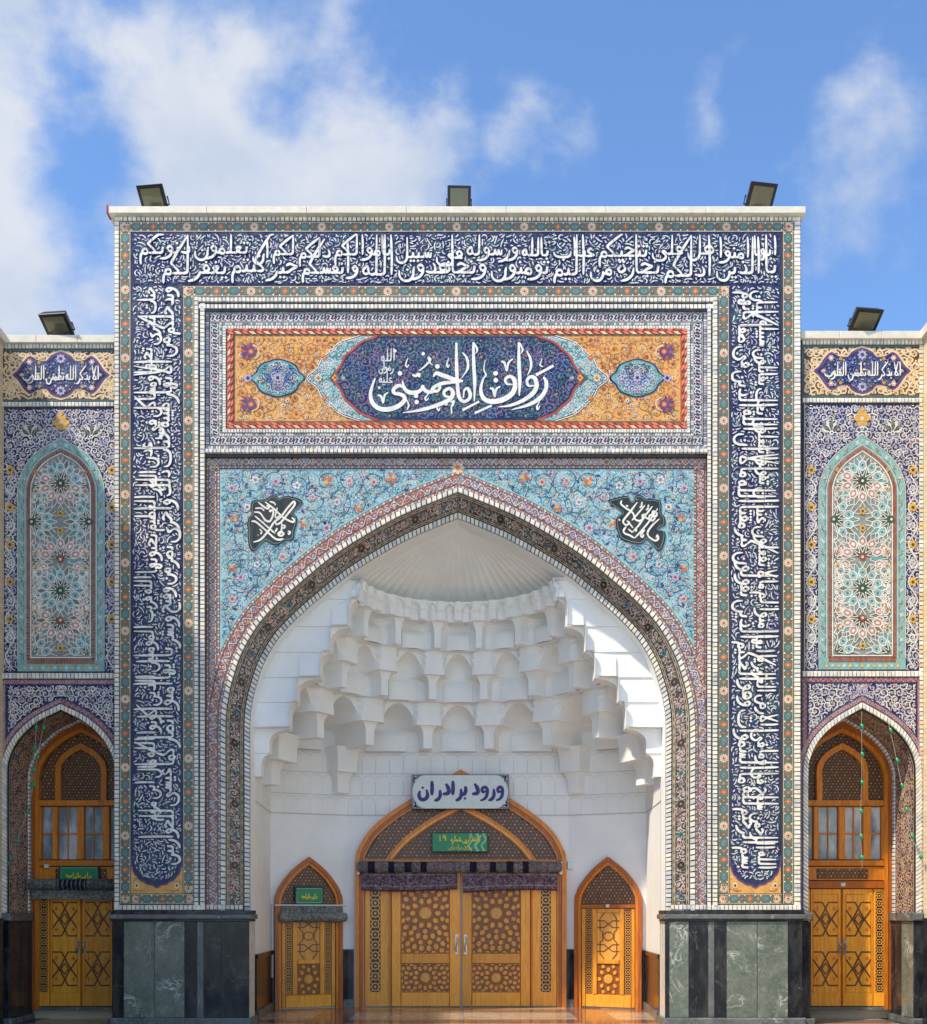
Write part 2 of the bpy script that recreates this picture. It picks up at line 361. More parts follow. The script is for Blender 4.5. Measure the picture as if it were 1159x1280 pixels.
class OB(MB):
    """ornament in 2-D (photo pixels on a plane, or along a mapped band); f maps (u, v, height) to metres"""
    count = 0
    def __init__(s, f):
        super().__init__(); s.fm = f
    def poly(s, pts, h, mat):
        s.face([s.fm(p[0], p[1], h) for p in pts], mat)
    def fill(s, pts, h, mat):
        k = s.mi(mat); b = len(s.v)
        s.v += [s.fm(p[0], p[1], h) for p in pts]
        for t in tessellate_polygon([[Vector((p[0], p[1], 0)) for p in pts]]):
            s.f.append(tuple(b + i for i in t)); s.m.append(k)
    def rect(s, u0, v0, u1, v1, h, mat, nu=1, nv=1):
        for i in range(nu):
            for j in range(nv):
                a, b = u0 + (u1 - u0) * i / nu, u0 + (u1 - u0) * (i + 1) / nu
                c, d = v0 + (v1 - v0) * j / nv, v0 + (v1 - v0) * (j + 1) / nv
                s.poly([(a, c), (b, c), (b, d), (a, d)], h, mat)
    def tile(s, c4, h0, h1, mat, inset=.14):
        """a raised tile with bevelled top over four corners"""
        k = s.mi(mat); b = len(s.v)
        cu = sum(p[0] for p in c4) / 4; cv = sum(p[1] for p in c4) / 4
        s.v += [s.fm(p[0], p[1], h0) for p in c4] + [s.fm(p[0] + (cu - p[0]) * inset, p[1] + (cv - p[1]) * inset, h1) for p in c4]
        s.f.append((b + 4, b + 5, b + 6, b + 7)); s.m.append(k)
        for i in range(4):
            j = (i + 1) % 4
            s.f.append((b + i, b + j, b + 4 + j, b + 4 + i)); s.m.append(k)
    def ribbon(s, pts, w, h, mat, inside=None, taper=0):
        n = len(pts)
        if n < 2: return
        k = s.mi(mat); prev = None
        OB.count += 1; h0 = h + (OB.count % 9) * 1.6e-4      # every stroke at its own height, so that crossings never coincide
        for i in range(n):
            a, c = pts[max(0, i - 1)], pts[min(n - 1, i + 1)]
            dx, dy = c[0] - a[0], c[1] - a[1]; L = math.hypot(dx, dy) or 1e-9
            ww = (w[i] if isinstance(w, (list, tuple)) else w) / 2
            if taper: ww *= min(1, .15 + taper * min(i, n - 1 - i) / n * 2)
            p = pts[i]
            if inside is not None and not inside(p[0], p[1]):
                prev = None; continue
            b = len(s.v); hh = h0 + i * 3e-5
            s.v.append(s.fm(p[0] - dy / L * ww, p[1] + dx / L * ww, hh)); s.v.append(s.fm(p[0] + dy / L * ww, p[1] - dx / L * ww, hh))
            if prev is not None:
                s.f.append((prev, prev + 1, b + 1, b)); s.m.append(k)
            prev = b
    def disc(s, u, v, r, h, mat, n=8, ph=0, ry=None):
        ry = ry or r
        s.poly([(u + r * math.cos(ph + 2 * math.pi * i / n), v + ry * math.sin(ph + 2 * math.pi * i / n)) for i in range(n)], h, mat)
    def leaf(s, u, v, a, L, w, h, mat, bend=0.15):
        c, d = math.cos(a), math.sin(a)
        P = [(0, 0), (.45 * L, .5 * w + bend * L), (L, bend * L * .2), (.5 * L, -.5 * w + bend * L)]
        s.poly([(u + x * c - y * d, v + x * d + y * c) for x, y in P], h, mat)
    def flower(s, u, v, r, n, h, mat, mid, ph=0):
        for i in range(n):
            a = ph + 2 * math.pi * i / n; b2 = math.pi / n * .92
            s.poly([(u, v), (u + .72 * r * math.cos(a - b2), v + .72 * r * math.sin(a - b2)), (u + r * math.cos(a), v + r * math.sin(a)),
                    (u + .72 * r * math.cos(a + b2), v + .72 * r * math.sin(a + b2))], h, mat)
        s.disc(u, v, r * .38, h + .002, mid, 6)
    def lotus(s, u, v, a, L, h, c1, c2):
        """a split palmette: the orange bird-like flowers of the spandrels"""
        for da, ll, ww in ((-.95, .8, .3), (.95, .8, .3), (0, 1.0, .36)):
            s.leaf(u, v, a + da, L * ll, L * ww, h, c1, .12 if da > 0 else -.12)
        s.disc(u, v, L * .24, h + .002, c2, 6)

def bead(ob, u0, v0, u1, v1, wid, pitch, h0, h1, rng, mats=('white', 'white2', 'white3'), ground='grout', gap=.14):
    """a run of small raised glazed bricks from (u0,v0) to (u1,v1), width wid to the left of the run"""
    L = math.hypot(u1 - u0, v1 - v0); n = max(1, round(L / pitch))
    du, dv = (u1 - u0) / L, (v1 - v0) / L; nu, nv = -dv, du
    P = L / n
    def q(s_, t): return (u0 + du * s_ + nu * t, v0 + dv * s_ + nv * t)
    if ground: ob.poly([q(0, 0), q(L, 0), q(L, wid), q(0, wid)], h0 - .001, ground)
    for i in range(n):
        a, b = i * P + gap * P / 2, (i + 1) * P - gap * P / 2
        e = wid * .05
        ob.tile([q(a, e), q(b, e), q(b, wid - e), q(a, wid - e)], h0 - .001, h1 * rng.uniform(.85, 1.1), rng.choice(mats))

def scrolls(ob, inside, box, step, h, rng, line=('white',), leafc=('white',), flowc=('pink', 'cream'), mids=('red', 'ochre'), lw=1.0, leafs=7, turns=1.35, jit=.25, flr=.3, lotus=None, lotus_p=0, mirror=None, dots=None, ndots=0):
    u0, v0, u1, v1 = box
    def mir(fn):
        fn(lambda x: x, 1)
        if mirror is not None: fn(lambda x: 2 * mirror - x, -1)
    row = 0; v = v0 + step * .4
    while v < v1 + step * .3:
        u = u0 + step * (.4 if row % 2 == 0 else .9)
        while u < u1 + step * .4:
            cu, cv = u + rng.uniform(-jit, jit) * step, v + rng.uniform(-jit, jit) * step
            Rr = step * rng.uniform(.5, .66); a0 = rng.uniform(0, 6.28); sg = rng.choice((-1, 1))
            N = 15
            pts = []
            for i in range(N + 1):
                t = i / N; a = a0 + sg * t * turns * 2 * math.pi; r = Rr * (1.25 - t * .98)
                pts.append((cu + r * math.cos(a), cv + r * math.sin(a)))
            lc = rng.choice(line); lfc = [rng.choice(leafc) for _ in range(leafs)]; fc = rng.choice(flowc); mc = rng.choice(mids)
            np_ = rng.choice((5, 6, 8)); isl = lotus is not None and rng.random() < lotus_p; fr = Rr * flr * rng.uniform(.8, 1.25); fa = rng.uniform(0, 6.28)
            lj = [(rng.uniform(.7, 1.9), rng.choice((-1, 1))) for _ in range(leafs)]
            def draw(mx, sgn):
                P = [(mx(p[0]), p[1]) for p in pts]
                ob.ribbon(P, lw, h, lc, inside)
                for q in range(leafs):
                    i = 1 + int(q * (N - 2) / leafs); p, pn = P[i], P[i + 1]
                    if not inside(*p): continue
                    a = math.atan2(pn[1] - p[1], pn[0] - p[0]) + lj[q][1] * lj[q][0] * .75
                    LL = Rr * .42
                    if inside(p[0] + LL * math.cos(a), p[1] + LL * math.sin(a)):
                        ob.leaf(p[0], p[1], a, LL, Rr * .2, h + .001, lfc[q], .12 * lj[q][1])
                c = (mx(cu), cv)
                if inside(c[0] - fr, c[1]) and inside(c[0] + fr, c[1]) and inside(c[0], c[1] - fr) and inside(c[0], c[1] + fr):
                    if isl: ob.lotus(c[0], c[1], fa if sgn > 0 else math.pi - fa, fr * 2.1, h + .003, lotus[0], lotus[1])
                    else: ob.flower(c[0], c[1], fr, np_, h + .003, fc, mc, fa)
            mir(draw)
            u += step
        v += step * .86; row += 1
    for _ in range(ndots):
        a, b = rng.uniform(u0, u1), rng.uniform(v0, v1); c = rng.choice(dots); r = rng.uniform(.5, 1.1) * lw
        def dd(mx, sgn):
            if inside(mx(a), b): ob.disc(mx(a), b, r, h + .002, c, 5)
        mir(dd)

class Arch:
    """left half of a pointed arch (pixels, bottom to apex) and its outward offsets, mirrored about cx"""
    def __init__(s, pts, cx, tmax, n=90, nt=9):
        s.cx = cx; P = cat(pts, 10)
        P = [p for p in P if p[0] <= cx + 1e-6]
        s.base = P; s.ts = [tmax * i / (nt - 1) for i in range(nt)]; s.grid = []
        Pn = np.array(P)
        d = np.gradient(Pn, axis=0); d /= np.linalg.norm(d, axis=1)[:, None]
        nrm = np.stack([d[:, 1], -d[:, 0]], 1)          # travelling up (v decreasing), outward = left
        for t in s.ts:
            Q = Pn + nrm * t
            e = d[-1]
            if Q[-1, 0] < cx and e[0] > 1e-6: Q = np.vstack([Q, Q[-1] + e * (cx - Q[-1, 0]) / e[0]])
            L = np.concatenate([[0], np.cumsum(np.linalg.norm(np.diff(Q, axis=0), axis=1))])
            ss = np.linspace(0, L[-1], n + 1)
            s.grid.append(np.stack([np.interp(ss, L, Q[:, 0]), np.interp(ss, L, Q[:, 1])], 1))
        s.n = n; s.tmax = tmax
        s.L = float(np.linalg.norm(np.diff(s.grid[nt // 2], axis=0), axis=1).sum())
    def at(s, q, t, side=-1):
        """q along the half arch in pixels 0..L; t outward offset; side -1 left, +1 right"""
        x = min(max(q / s.L, 0), 1) * s.n; i = min(int(x), s.n - 1); fx = x - i
        y = min(max(t / s.tmax, 0), 1) * (len(s.ts) - 1); j = min(int(y), len(s.ts) - 2); fy = y - j
        A, B = s.grid[j], s.grid[j + 1]
        p = (A[i] * (1 - fx) + A[i + 1] * fx) * (1 - fy) + (B[i] * (1 - fx) + B[i + 1] * fx) * fy
        return (p[0], p[1]) if side < 0 else (2 * s.cx - p[0], p[1])
    def line(s, t, side=0, n=None):
        """offset polyline; side 0 = both halves left to right"""
        n = n or s.n
        Lh = [s.at(s.L * i / n, t, -1) for i in range(n + 1)]
        if side < 0: return Lh
        Rh = [s.at(s.L * i / n, t, 1) for i in range(n + 1)]
        if side > 0: return Rh
        return Lh + Rh[::-1][1:]
# ------------------------------------------------------------------ calligraphy: pen skeletons of the Arabic letters
# every letter enters at (0,0) from the right and leaves at (-w,0); y is up, an upright alif is 1 high
NB = [(-.04, -.12), (-.15, -.32), (-.34, -.34), (-.48, -.18), (-.5, .08)]                   # the bowl of noon
def sh(P, dx, dy=0): return [(x + dx, y + dy) for x, y in P]
def L_alif(R, L):
    if R: return [[(0, 0), (-.06, .02), (-.1, .14), (-.11, .5), (-.12, 1)]], .16
    return [[(-.1, 1.0), (-.07, .55), (-.08, -.02)]], .2
def L_lam(R, L):
    s = [[(0, 0), (-.1, 0)]] if R else []
    if L: return s + [[(-.07, 1), (-.08, .3), (-.1, .06), (-.2, 0), (-.28, 0)]], .28
    return s + [[(-.08, 1), (-.08, .1), (-.13, -.18), (-.3, -.32), (-.48, -.22), (-.54, .04)]], .58
def L_beh(R, L):
    if L: return [[(0, 0), (-.05, .03), (-.07, .26)] if R else [(-.05, .28), (-.07, .2)], [(-.07, .26), (-.08, .07), (-.14, 0), (-.24, 0)]], .24
    return [[(0, 0 if R else .26), (-.04, .05), (-.2, -.06), (-.5, -.06), (-.7, .03), (-.76, .22)]], .8
def L_noon(R, L):
    if L: return L_beh(R, L)
    return [[(0, 0 if R else .26), (-.03, .06)] + NB], .54
def L_yeh(R, L):
    if L: return L_beh(R, L)
    return [[(0, 0 if R else .24), (-.14, .16), (-.22, .1), (-.1, -.05), (-.08, -.2), (-.22, -.36), (-.46, -.36), (-.64, -.2), (-.66, .04)]], .7
def L_jeem(R, L):
    head = [(-.4, .3), (-.27, .38), (-.12, .3), (.0, .26)]
    if L: return ([[(0, 0), (-.3, .0)]] if R else []) + [head, [(0, .26), (-.18, .16), (-.32, .03), (-.44, 0)]], .44
    return ([[(0, .02), (-.08, .2)]] if R else []) + [head, [(0, .26), (-.2, .12), (-.36, -.1), (-.32, -.36), (-.1, -.5), (.12, -.42)]], .44
def L_dal(R, L): return ([[(0, 0), (-.1, 0)]] if R else []) + [[(-.1, .4), (-.03, .22), (-.05, .05), (-.17, 0), (-.34, .05)]], .36
def L_reh(R, L): return [[(0, 0 if R else .22), (-.03, .02), (-.08, -.12), (-.22, -.28), (-.44, -.36)]], .24
TEETH = [(-.02, .24), (-.05, .03), (-.11, .03), (-.14, .22), (-.17, .03), (-.24, .03), (-.28, .24), (-.31, .04)]
def L_seen(R, L):
    s = [[(0, 0), (-.03, .04)]] if R else []
    if L: return s + [TEETH + [(-.42, 0), (-.48, 0)]], .48
    return s + [TEETH, [(-.3, .08)] + sh(NB, -.3)], .84
LOOP = [(-.04, 0), (-.3, 0), (-.38, .1), (-.24, .26), (-.1, .2), (-.04, .02)]
def L_sad(R, L):
    if L: return [LOOP, [(-.36, .02), (-.4, .2), (-.43, .04), (-.54, 0)]], .54
    return [LOOP, [(-.36, .06)] + sh(NB, -.36)], .9
def L_tah(R, L): return [LOOP, [(-.27, 1.0), (-.27, .5), (-.28, .02)], [(-.3, 0), (-.48, 0)]], .48
def L_ain(R, L):
    if R and L: return [[(0, 0), (-.1, .02), (-.22, .22), (-.06, .26), (-.13, .1), (-.24, 0), (-.34, 0)]], .34
    top = [(0, 0), (-.1, .04), (-.22, .22), (-.06, .26), (-.14, .12)] if R else [(-.04, .3), (-.18, .4), (-.28, .26), (-.16, .12), (-.04, .06)]
    if L: return [top + [(-.2, 0), (-.4, 0)]], .4
    return [top + [(-.3, -.06), (-.34, -.3), (-.16, -.48), (.06, -.4)]], .4
EYE_ = [(-.2, .1), (-.08, .08), (-.03, .2), (-.12, .32), (-.21, .22), (-.16, .1)]
def L_feh(R, L):
    if L: return [EYE_, [(0, 0), (-.14, .02), (-.3, 0)]], .3
    return [EYE_, [(0, 0), (-.06, .0)] if R else [(-.04, .2), (-.05, .05)], [(-.04, .06), (-.2, -.05), (-.56, -.06), (-.78, .03), (-.84, .2)]], .88
def L_qaf(R, L):
    if L: return L_feh(R, L)
    return [EYE_, [(-.03, .2)] + sh(NB, -.02, .02)], .56
def L_kaf(R, L):
    s = [[(0, 0), (-.14, 0)]] if R else []
    if L: return s + [[(.22, 1.0), (-.1, .72), (-.36, .46), (-.34, .38), (-.14, .12), (-.18, 0), (-.36, 0)]], .36
    return s + [[(-.08, 1), (-.08, .14), (-.16, 0), (-.5, -.03), (-.64, .14)], [(-.24, .42), (-.34, .36), (-.22, .26), (-.34, .2)]], .66
RING = [(-.02, .02), (-.08, .17), (-.2, .15), (-.22, .0), (-.1, -.05), (-.02, .02)]
def L_meem(R, L):
    if L: return [RING, [(-.1, -.03), (-.24, 0), (-.32, 0)]], .32
    return [RING, [(-.2, .02), (-.28, -.1), (-.3, -.34), (-.28, -.56)]], .34
def L_heh(R, L):
    if L and not R: return [[(-.36, 0), (-.12, .02), (-.02, .16), (-.14, .36), (-.32, .28), (-.3, .1), (-.16, .1), (-.14, .24)], [(-.2, 0), (-.46, 0)]], .46
    if L: return [[(0, 0), (-.12, .02), (-.22, .22), (-.1, .3), (-.08, .04), (-.14, -.24), (-.28, -.2), (-.24, 0), (-.38, 0)]], .38
    if R: return [[(0, 0), (-.06, .1), (-.1, .34), (-.24, .2), (-.2, .03), (-.04, .04)]], .28
    return [[(-.1, .36), (-.03, .14), (-.16, .02), (-.26, .14), (-.16, .3)]], .32
def L_waw(R, L): return [EYE_, [(-.03, .2), (-.05, .02), (-.14, -.16), (-.3, -.26), (-.5, -.28)]] + ([[(0, 0), (-.08, .06)]] if R else []), .3
def L_lamalif(R, L): return [[(-.46, 1.0), (-.3, .45), (-.06, .08), (-.18, .0), (-.36, .06), (-.26, .4), (-.04, 1.0)]] + ([[(0, 0), (-.16, 0)]] if R else []), .5
def L_hamza(R, L): return [[(-.06, .3), (-.14, .32), (-.1, .2), (-.2, .14)]], .22
FORMS = {}
for ch, fn, dots in [('ا', L_alif, 0), ('أ', L_alif, 0), ('ب', L_beh, -1), ('ت', L_beh, 2), ('ث', L_beh, 3), ('ن', L_noon, 1), ('ي', L_yeh, -2), ('ی', L_yeh, -2), ('ى', L_yeh, 0), ('ئ', L_yeh, 0), ('ج', L_jeem, -1),
                     ('ح', L_jeem, 0), ('خ', L_jeem, 1), ('د', L_dal, 0), ('ذ', L_dal, 1), ('ر', L_reh, 0), ('ز', L_reh, 1), ('س', L_seen, 0), ('ش', L_seen, 3), ('ص', L_sad, 0), ('ض', L_sad, 1),
                     ('ط', L_tah, 0), ('ظ', L_tah, 1), ('ع', L_ain, 0), ('غ', L_ain, 1), ('ف', L_feh, 1), ('ق', L_qaf, 2), ('ك', L_kaf, 0), ('ک', L_kaf, 0), ('ل', L_lam, 0), ('م', L_meem, 0), ('ه', L_heh, 0),
                     ('ة', L_heh, 2), ('و', L_waw, 0), ('ؤ', L_waw, 0), ('لا', L_lamalif, 0), ('ء', L_hamza, 0)]:
    FORMS[ch] = (fn, dots)
NOJOIN = set('اأدذرزوؤءةى') | {'لا'}
def word_strokes(word, tall=1.0):
    """strokes (smooth point lists), dots and width of one word"""
    word = word.replace('لا', '\u0001')
    L = ['لا' if c == '\u0001' else c for c in word if c in FORMS or c == '\u0001']
    S, D, x, prev = [], [], 0.0, False
    for i, c in enumerate(L):
        fn, nd = FORMS[c]
        nxt = i + 1 < len(L) and c not in NOJOIN and L[i + 1] != 'ء'
        st, w = fn(prev, nxt)
        for s in st:
            P = [(px + x, py if py < .42 else .42 + (py - .42) * tall) for px, py in s]
            S.append(cat(P, 5))
        if nd:
            cy = (.46 if fn not in (L_dal, L_reh) else .52) if nd > 0 else -.2
            if not nxt and fn in (L_noon, L_qaf) and nd > 0: cy = .12 if fn is L_noon else .5
            if fn is L_jeem and nd < 0: cy = -.14
            cx = x - w * .42; n = abs(nd)
            for k in range(n):
                D.append((cx + (k - (n - 1) / 2) * .13 if k < 2 else cx, cy + (.12 if k == 2 else 0)))
            if n == 3: D[-3] = (cx + .065, cy); D[-2] = (cx - .065, cy)
        x -= w; prev = nxt
        if not nxt: x -= .03
    return S, D, -x
def nib(P, w0, flat=.72):
    """pen width along a stroke: a broad nib held at an angle, tapered ends"""
    n = len(P); W = []
    for i in range(n):
        a, c = P[max(0, i - 1)], P[min(n - 1, i + 1)]
        an = math.atan2(c[1] - a[1], c[0] - a[0])
        w = w0 * (flat + (1 - flat) * abs(math.sin(an - 1.05)) * 1.25)
        e = min(i, n - 1 - i) / max(1, n - 1)
        W.append(w * min(1.0, .5 + e * 4))
    return W
def pen(ob, P, w, h, mat):
    ob.ribbon(P, w, h, mat)
def dot(ob, x, y, r, h, mat):
    ob.poly([(x - r, y), (x, y + r), (x + r, y), (x, y - r)], h, mat)
MARKS = [[(0, .35), (.5, 0)], [(0, 0), (.2, .1), (.3, .5), (.4, .12), (.62, .0)], [(0, 0), (.1, .3), (.3, .3), (.2, .55)], [(0, .5), (.25, .0), (.2, .6)], [(0, 0), (.35, .05), (.3, .4), (.05, .35)]]
def calligraphy_band(ob, text, length, H, place, h, rng, mat='white', pw=.068, marks=900, ok=None, m0=.05, m1=.06, tiers=((.21, .43, 2.25), (.56, .37, 1.12))):
    """two tiers of words along a band: l runs with the reading direction, b from the letters' feet (0) to their heads (H)"""
    words = text.split(); jit = [(rng.uniform(.88, 1.12), rng.uniform(-.055, .055) * H) for _ in words]
    def layout(u):
        cur = [m0 * H, m0 * H]; out = []
        for i, w in enumerate(words):
            t = 0 if cur[0] <= cur[1] + .02 * H else 1
            S, D, ww = word_strokes(w, tiers[t][2])
            sc = tiers[t][1] * H * jit[i][0]
            out.append((S, D, cur[t], t, sc, jit[i][1]))
            cur[t] += ww * sc * u + .05 * H * u
        return out, max(cur)
    lo, hi = .4, 2.5
    for _ in range(16):
        mid = (lo + hi) / 2
        if layout(mid)[1] > length - m1 * H: hi = mid
        else: lo = mid
    out, _ = layout(lo); print('BAND squeeze', round(lo, 3))
    gl, gb = int(length) + 2, int(H) + 2
    occ = np.zeros((gl, gb), bool)
    def stamp(l, b, r):
        i, j = int(l), int(b); occ[max(0, i - r):i + r + 1, max(0, j - r):j + r + 1] = True
    ob.fm, base = (lambda l, b, hh: place(l, b, hh)), ob.fm
    for k, (S, D, cx, t, sc, jy) in enumerate(out):
        y0 = tiers[t][0] * H + jy
        for P in S:
            Q = [(cx - p[0] * sc * lo, min(max(y0 + p[1] * sc, .035 * H), .965 * H)) for p in P]
            W = nib(Q, pw * H * (1 if t == 0 else .92))
            hz_ = h + .0008 * (k % 4) + (.0012 if t else 0)
            ob.ribbon(Q, [x + 2.0 for x in W], h - .0022, 'navy'); pen(ob, Q, W, hz_, mat)
            for q in Q: stamp(q[0], q[1], 2)
        for d in D:
            q = (cx - d[0] * sc * lo, min(max(y0 + d[1] * sc, .05 * H), .95 * H))
            if not occ[min(gl - 1, max(0, int(q[0]))), int(q[1])]:
                dot(ob, q[0], q[1], pw * H * .62, h + .001, mat); stamp(q[0], q[1], 2)
    for _ in range(marks):
        # fine scrolls and vowel marks wherever the letters leave the ground free
        l, b = rng.uniform(2, length - 3), rng.uniform(2, H - 3)
        if occ[int(l), int(b)] or (ok and not ok(l, b)): continue
        mc = rng.choice(('white2', 'white2', 'white2', 'lilac')); kind = rng.random()
        if kind < .12:
            if not occ[int(l) - 1:int(l) + 2, int(b) - 1:int(b) + 2].any(): dot(ob, l, b, rng.uniform(.8, 1.15), h - .0048, 'white'); stamp(l, b, 1)
            continue
        a0 = rng.uniform(0, 6.28); cv = rng.uniform(-.42, .42); st = 1.25; Q = [(l, b)]
        for q in range(rng.choice((5, 7, 9))):
            a0 += cv; p = (Q[-1][0] + st * math.cos(a0), Q[-1][1] + st * math.sin(a0))
            if not (1 < p[0] < length - 1 and 1.2 < p[1] < H - 1.2) or occ[int(p[0]), int(p[1])] or (ok and not ok(*p)): break
            Q.append(p)
        if len(Q) < 4: continue
        n = len(Q); ob.ribbon(Q, [rng.uniform(1.25, 1.85) * min(1, .5 + 2.2 * min(i, n - 1 - i) / n) for i in range(n)], h - .0048, mc)
        for q in Q: stamp(q[0], q[1], 1)
    ob.fm = base
def line_of_text(ob, text, u_right, v_base, unit, w, h, mat, tall=1.0, ang=0, squeeze=1.0, gap=.12, max_w=None):
    """one line of words, right to left from (u_right, v_base); pixels, v down"""
    ca, sa = math.cos(ang), math.sin(ang); x = 0
    if max_w:
        tot = sum(word_strokes(wd, tall)[2] + gap for wd in text.split()) - gap
        squeeze = max_w / (tot * unit)
    for wd in text.split():
        S, D, ww = word_strokes(wd, tall)
        T = lambda p: (u_right + (p[0] - x) * unit * squeeze * ca + p[1] * unit * sa, v_base + (p[0] - x) * unit * squeeze * sa - p[1] * unit * ca)
        for i, P in enumerate(S):
            Q = [T(p) for p in P]; ob.ribbon(Q, nib(Q, w), h + .0006 * (i % 3), mat)
        for d in D:
            q = T(d); dot(ob, q[0], q[1], w * .62, h, mat)
        x += ww + gap
    return x * unit * squeeze
# ------------------------------------------------------------------ the portal
portal = empty('entrance_portal', (XC, 1.0, 0), 'tall blue tiled entrance portal with a white stalactite vault over three wooden doors', 'building')
rng = random.Random(7)
YF, YP, YS = 0.0, 0.03, 0.085
def placer(fm, kind, a, b):
    """band frames: reading direction l, feet-to-head b"""
    if kind == 'top': return lambda l, t, h: fm(a - l, b - t, h)
    if kind == 'up': return lambda l, t, h: fm(a + t, b - l, h)
    if kind == 'down': return lambda l, t, h: fm(a - t, b + l, h)
def floral_border(ob, place, L, W, h, rng, period=83, ground='olive', start=.0):
    ob.fm, keep = place, ob.fm
    n = max(1, int(L / 60)); ob.rect(0, 0, L, W, h, ground, n, 1)
    for t in (.03, .97): ob.ribbon([(0, W * t), (L, W * t)], W * .05, h + .001, 'black'); ob.ribbon([(0, W * (.09 if t < .5 else .91)), (L, W * (.09 if t < .5 else .91))], W * .045, h + .0012, 'cream')
    k = max(1, round(L / period)); p = L / k; c = W / 2
    for i in range(k + 1):
        x = i * p
        for (o, kind) in ((0, 'big'), (.25, 'teal'), (.5, 'small'), (.75, 'teal')):
            q = x + o * p
            if q > L - 2 and kind != 'big': continue
            if q > L + 1: continue
            q = min(max(q, W * .45), L - W * .45)
            if kind == 'big':
                ob.flower(q, c, W * .43, 12, h + .002, 'cream', 'orange'); ob.disc(q, c, W * .2, h + .005, 'pink', 8); ob.disc(q, c, W * .1, h + .006, 'red', 6)
            elif kind == 'teal':
                ob.poly([(q - W * .5, c), (q, c - W * .34), (q + W * .5, c), (q, c + W * .34)], h + .002, 'teal'); ob.poly([(q - W * .3, c), (q, c - W * .2), (q + W * .3, c), (q, c + W * .2)], h + .003, 'grey'); ob.disc(q, c, W * .1, h + .004, 'teal', 6)
                for sx in (-1, 1):
                    ob.flower(q + sx * W * .72, c, W * .18, 5, h + .002, 'orange' if sx > 0 else 'red', 'yellow')
                    for sy in (-1, 1):
                        ob.disc(q + sx * W * .45, c + sy * W * .3, W * .075, h + .003, 'white', 5); ob.leaf(q + sx * W * .8, c + sy * W * .22, sx * .5, W * .35, W * .14, h + .002, 'teal')
            else:
                ob.poly([(q - W * .26, c), (q, c - W * .32), (q + W * .26, c), (q, c + W * .32)], h + .002, 'orange'); ob.disc(q, c, W * .1, h + .003, 'ochre', 6)
                for sx in (-1, 1):
                    for sy in (-1, 1):
                        ob.leaf(q + sx * W * .3, c + sy * W * .1, math.pi * (sx < 0) + sx * sy * .5, W * .4, W * .16, h + .002, 'teal'); ob.disc(q + sx * W * .48, c + sy * W * .33, W * .07, h + .003, 'white', 5)
    ob.fm = keep
def vine_border(ob, place, L, W, h, rng, ground='plum', vine='white2', leafc=('pink', 'white2', 'salmon', 'cream', 'lilac'), edge=('rose', 'cream'), period=22, edges=True, flow=('red', 'ochre')):
    """a narrow band: two interlaced fine vines thick with leaves and blossoms, between two rows of little beads"""
    ob.fm, keep = place, ob.fm
    n = max(1, int(L / 10)); ob.rect(0, 0, L, W, h, ground, n, 1)
    e0 = W * .17 if edges else W * .03
    p = max(6.0, W * .95); k = max(1, round(L / p)); p = L / k; amp = (W / 2 - e0) * .68
    for ph, c in ((0, vine), (math.pi, rng.choice(leafc))):
        ob.ribbon([(i * p / 7, W / 2 + amp * math.sin(2 * math.pi * i / 7 + ph)) for i in range(7 * k + 1)], max(.5, W * .05), h + .002, c)
    for i in range(2 * k):
        x = (i + .5) * p / 2; y = W / 2
        ob.flower(x, y, W * .12, 5, h + .004, rng.choice(leafc), rng.choice(flow))
        for sg in (-1, 1):
            ob.flower(x + rng.uniform(-.2, .2) * p, y + sg * amp * .85, W * .085, 5, h + .004, rng.choice(leafc), rng.choice(flow))
            for q in range(2): ob.leaf(x + rng.uniform(-.3, .3) * p, y + sg * amp * rng.uniform(.3, .9), rng.uniform(0, 6.28), W * .2, W * .085, h + .003, rng.choice(leafc + (vine,)))
    if edges:
        m = max(2, int(L / (W * .24)))
        for i in range(m):
            a = (i + .15) * L / m; b = (i + .85) * L / m
            for t0 in (W * .02, W * .86): ob.poly([(a, t0), (b, t0), (b, t0 + W * .12), (a, t0 + W * .12)], h + .002, edge[i % 2])
    ob.fm = keep

pm = plane_map(YF)
Z_TOP, Z_PL = 266, 1138
# --- body
mb = MB()
def core_box(mb, u0, v0, u1, v1, y0, y1, mat, ref=0.0): mb.box(PX(u0, ref), PX(u1, ref), y0, y1, PZ(v1, ref), PZ(v0, ref), mat)
core_box(mb, 143, 268, 257, 1139, 0, .34, 'grout')
core_box(mb, 884, 268, 1001, 1139, 0, .34, 'grout')
core_box(mb, 257, 268, 884, 389, 0, .34, 'grout')
body = mb.build('portal_wall', portal)
mb = MB(); core_box(mb, 256, 388, 885, 570, YP, .35, 'grout', 0); mb.build('title_panel_backing', portal)
ARCH = Arch([(313, 1139), (313, 1060), (313, 980), (313, 905), (316, 877), (322, 853), (331, 828), (348, 799), (372, 773), (401, 747.5), (435, 720), (469, 698), (508, 676), (541.6, 661), (573, 648.5)], 572.5, 60, 120, 16)
def archY(t):
    if t <= 8: return .38
    if t >= 30: return YS
    return .38 - (t - 8) / 22 * (.38 - YS)
def arch_map(side): 
    def f(s, t, h):
        u, v = ARCH.at(s, t, side); Y = archY(t)
        return (PX(u, Y), Y - h, PZ(v, Y))
    return f
mb = MB()
al = ARCH.line(30)
outer = [(255, 1139), (255, 569), (886, 569), (886, 1139)]
poly = outer[:2] + outer[2:] + al[::-1]
mb.prism([(PX(u, YS), PZ(v, YS)) for u, v in poly], lambda p: (p[0], YS, p[1]), lambda p: (p[0], .44, p[1]), 'grout')
mb.build('spandrel_backing', portal)
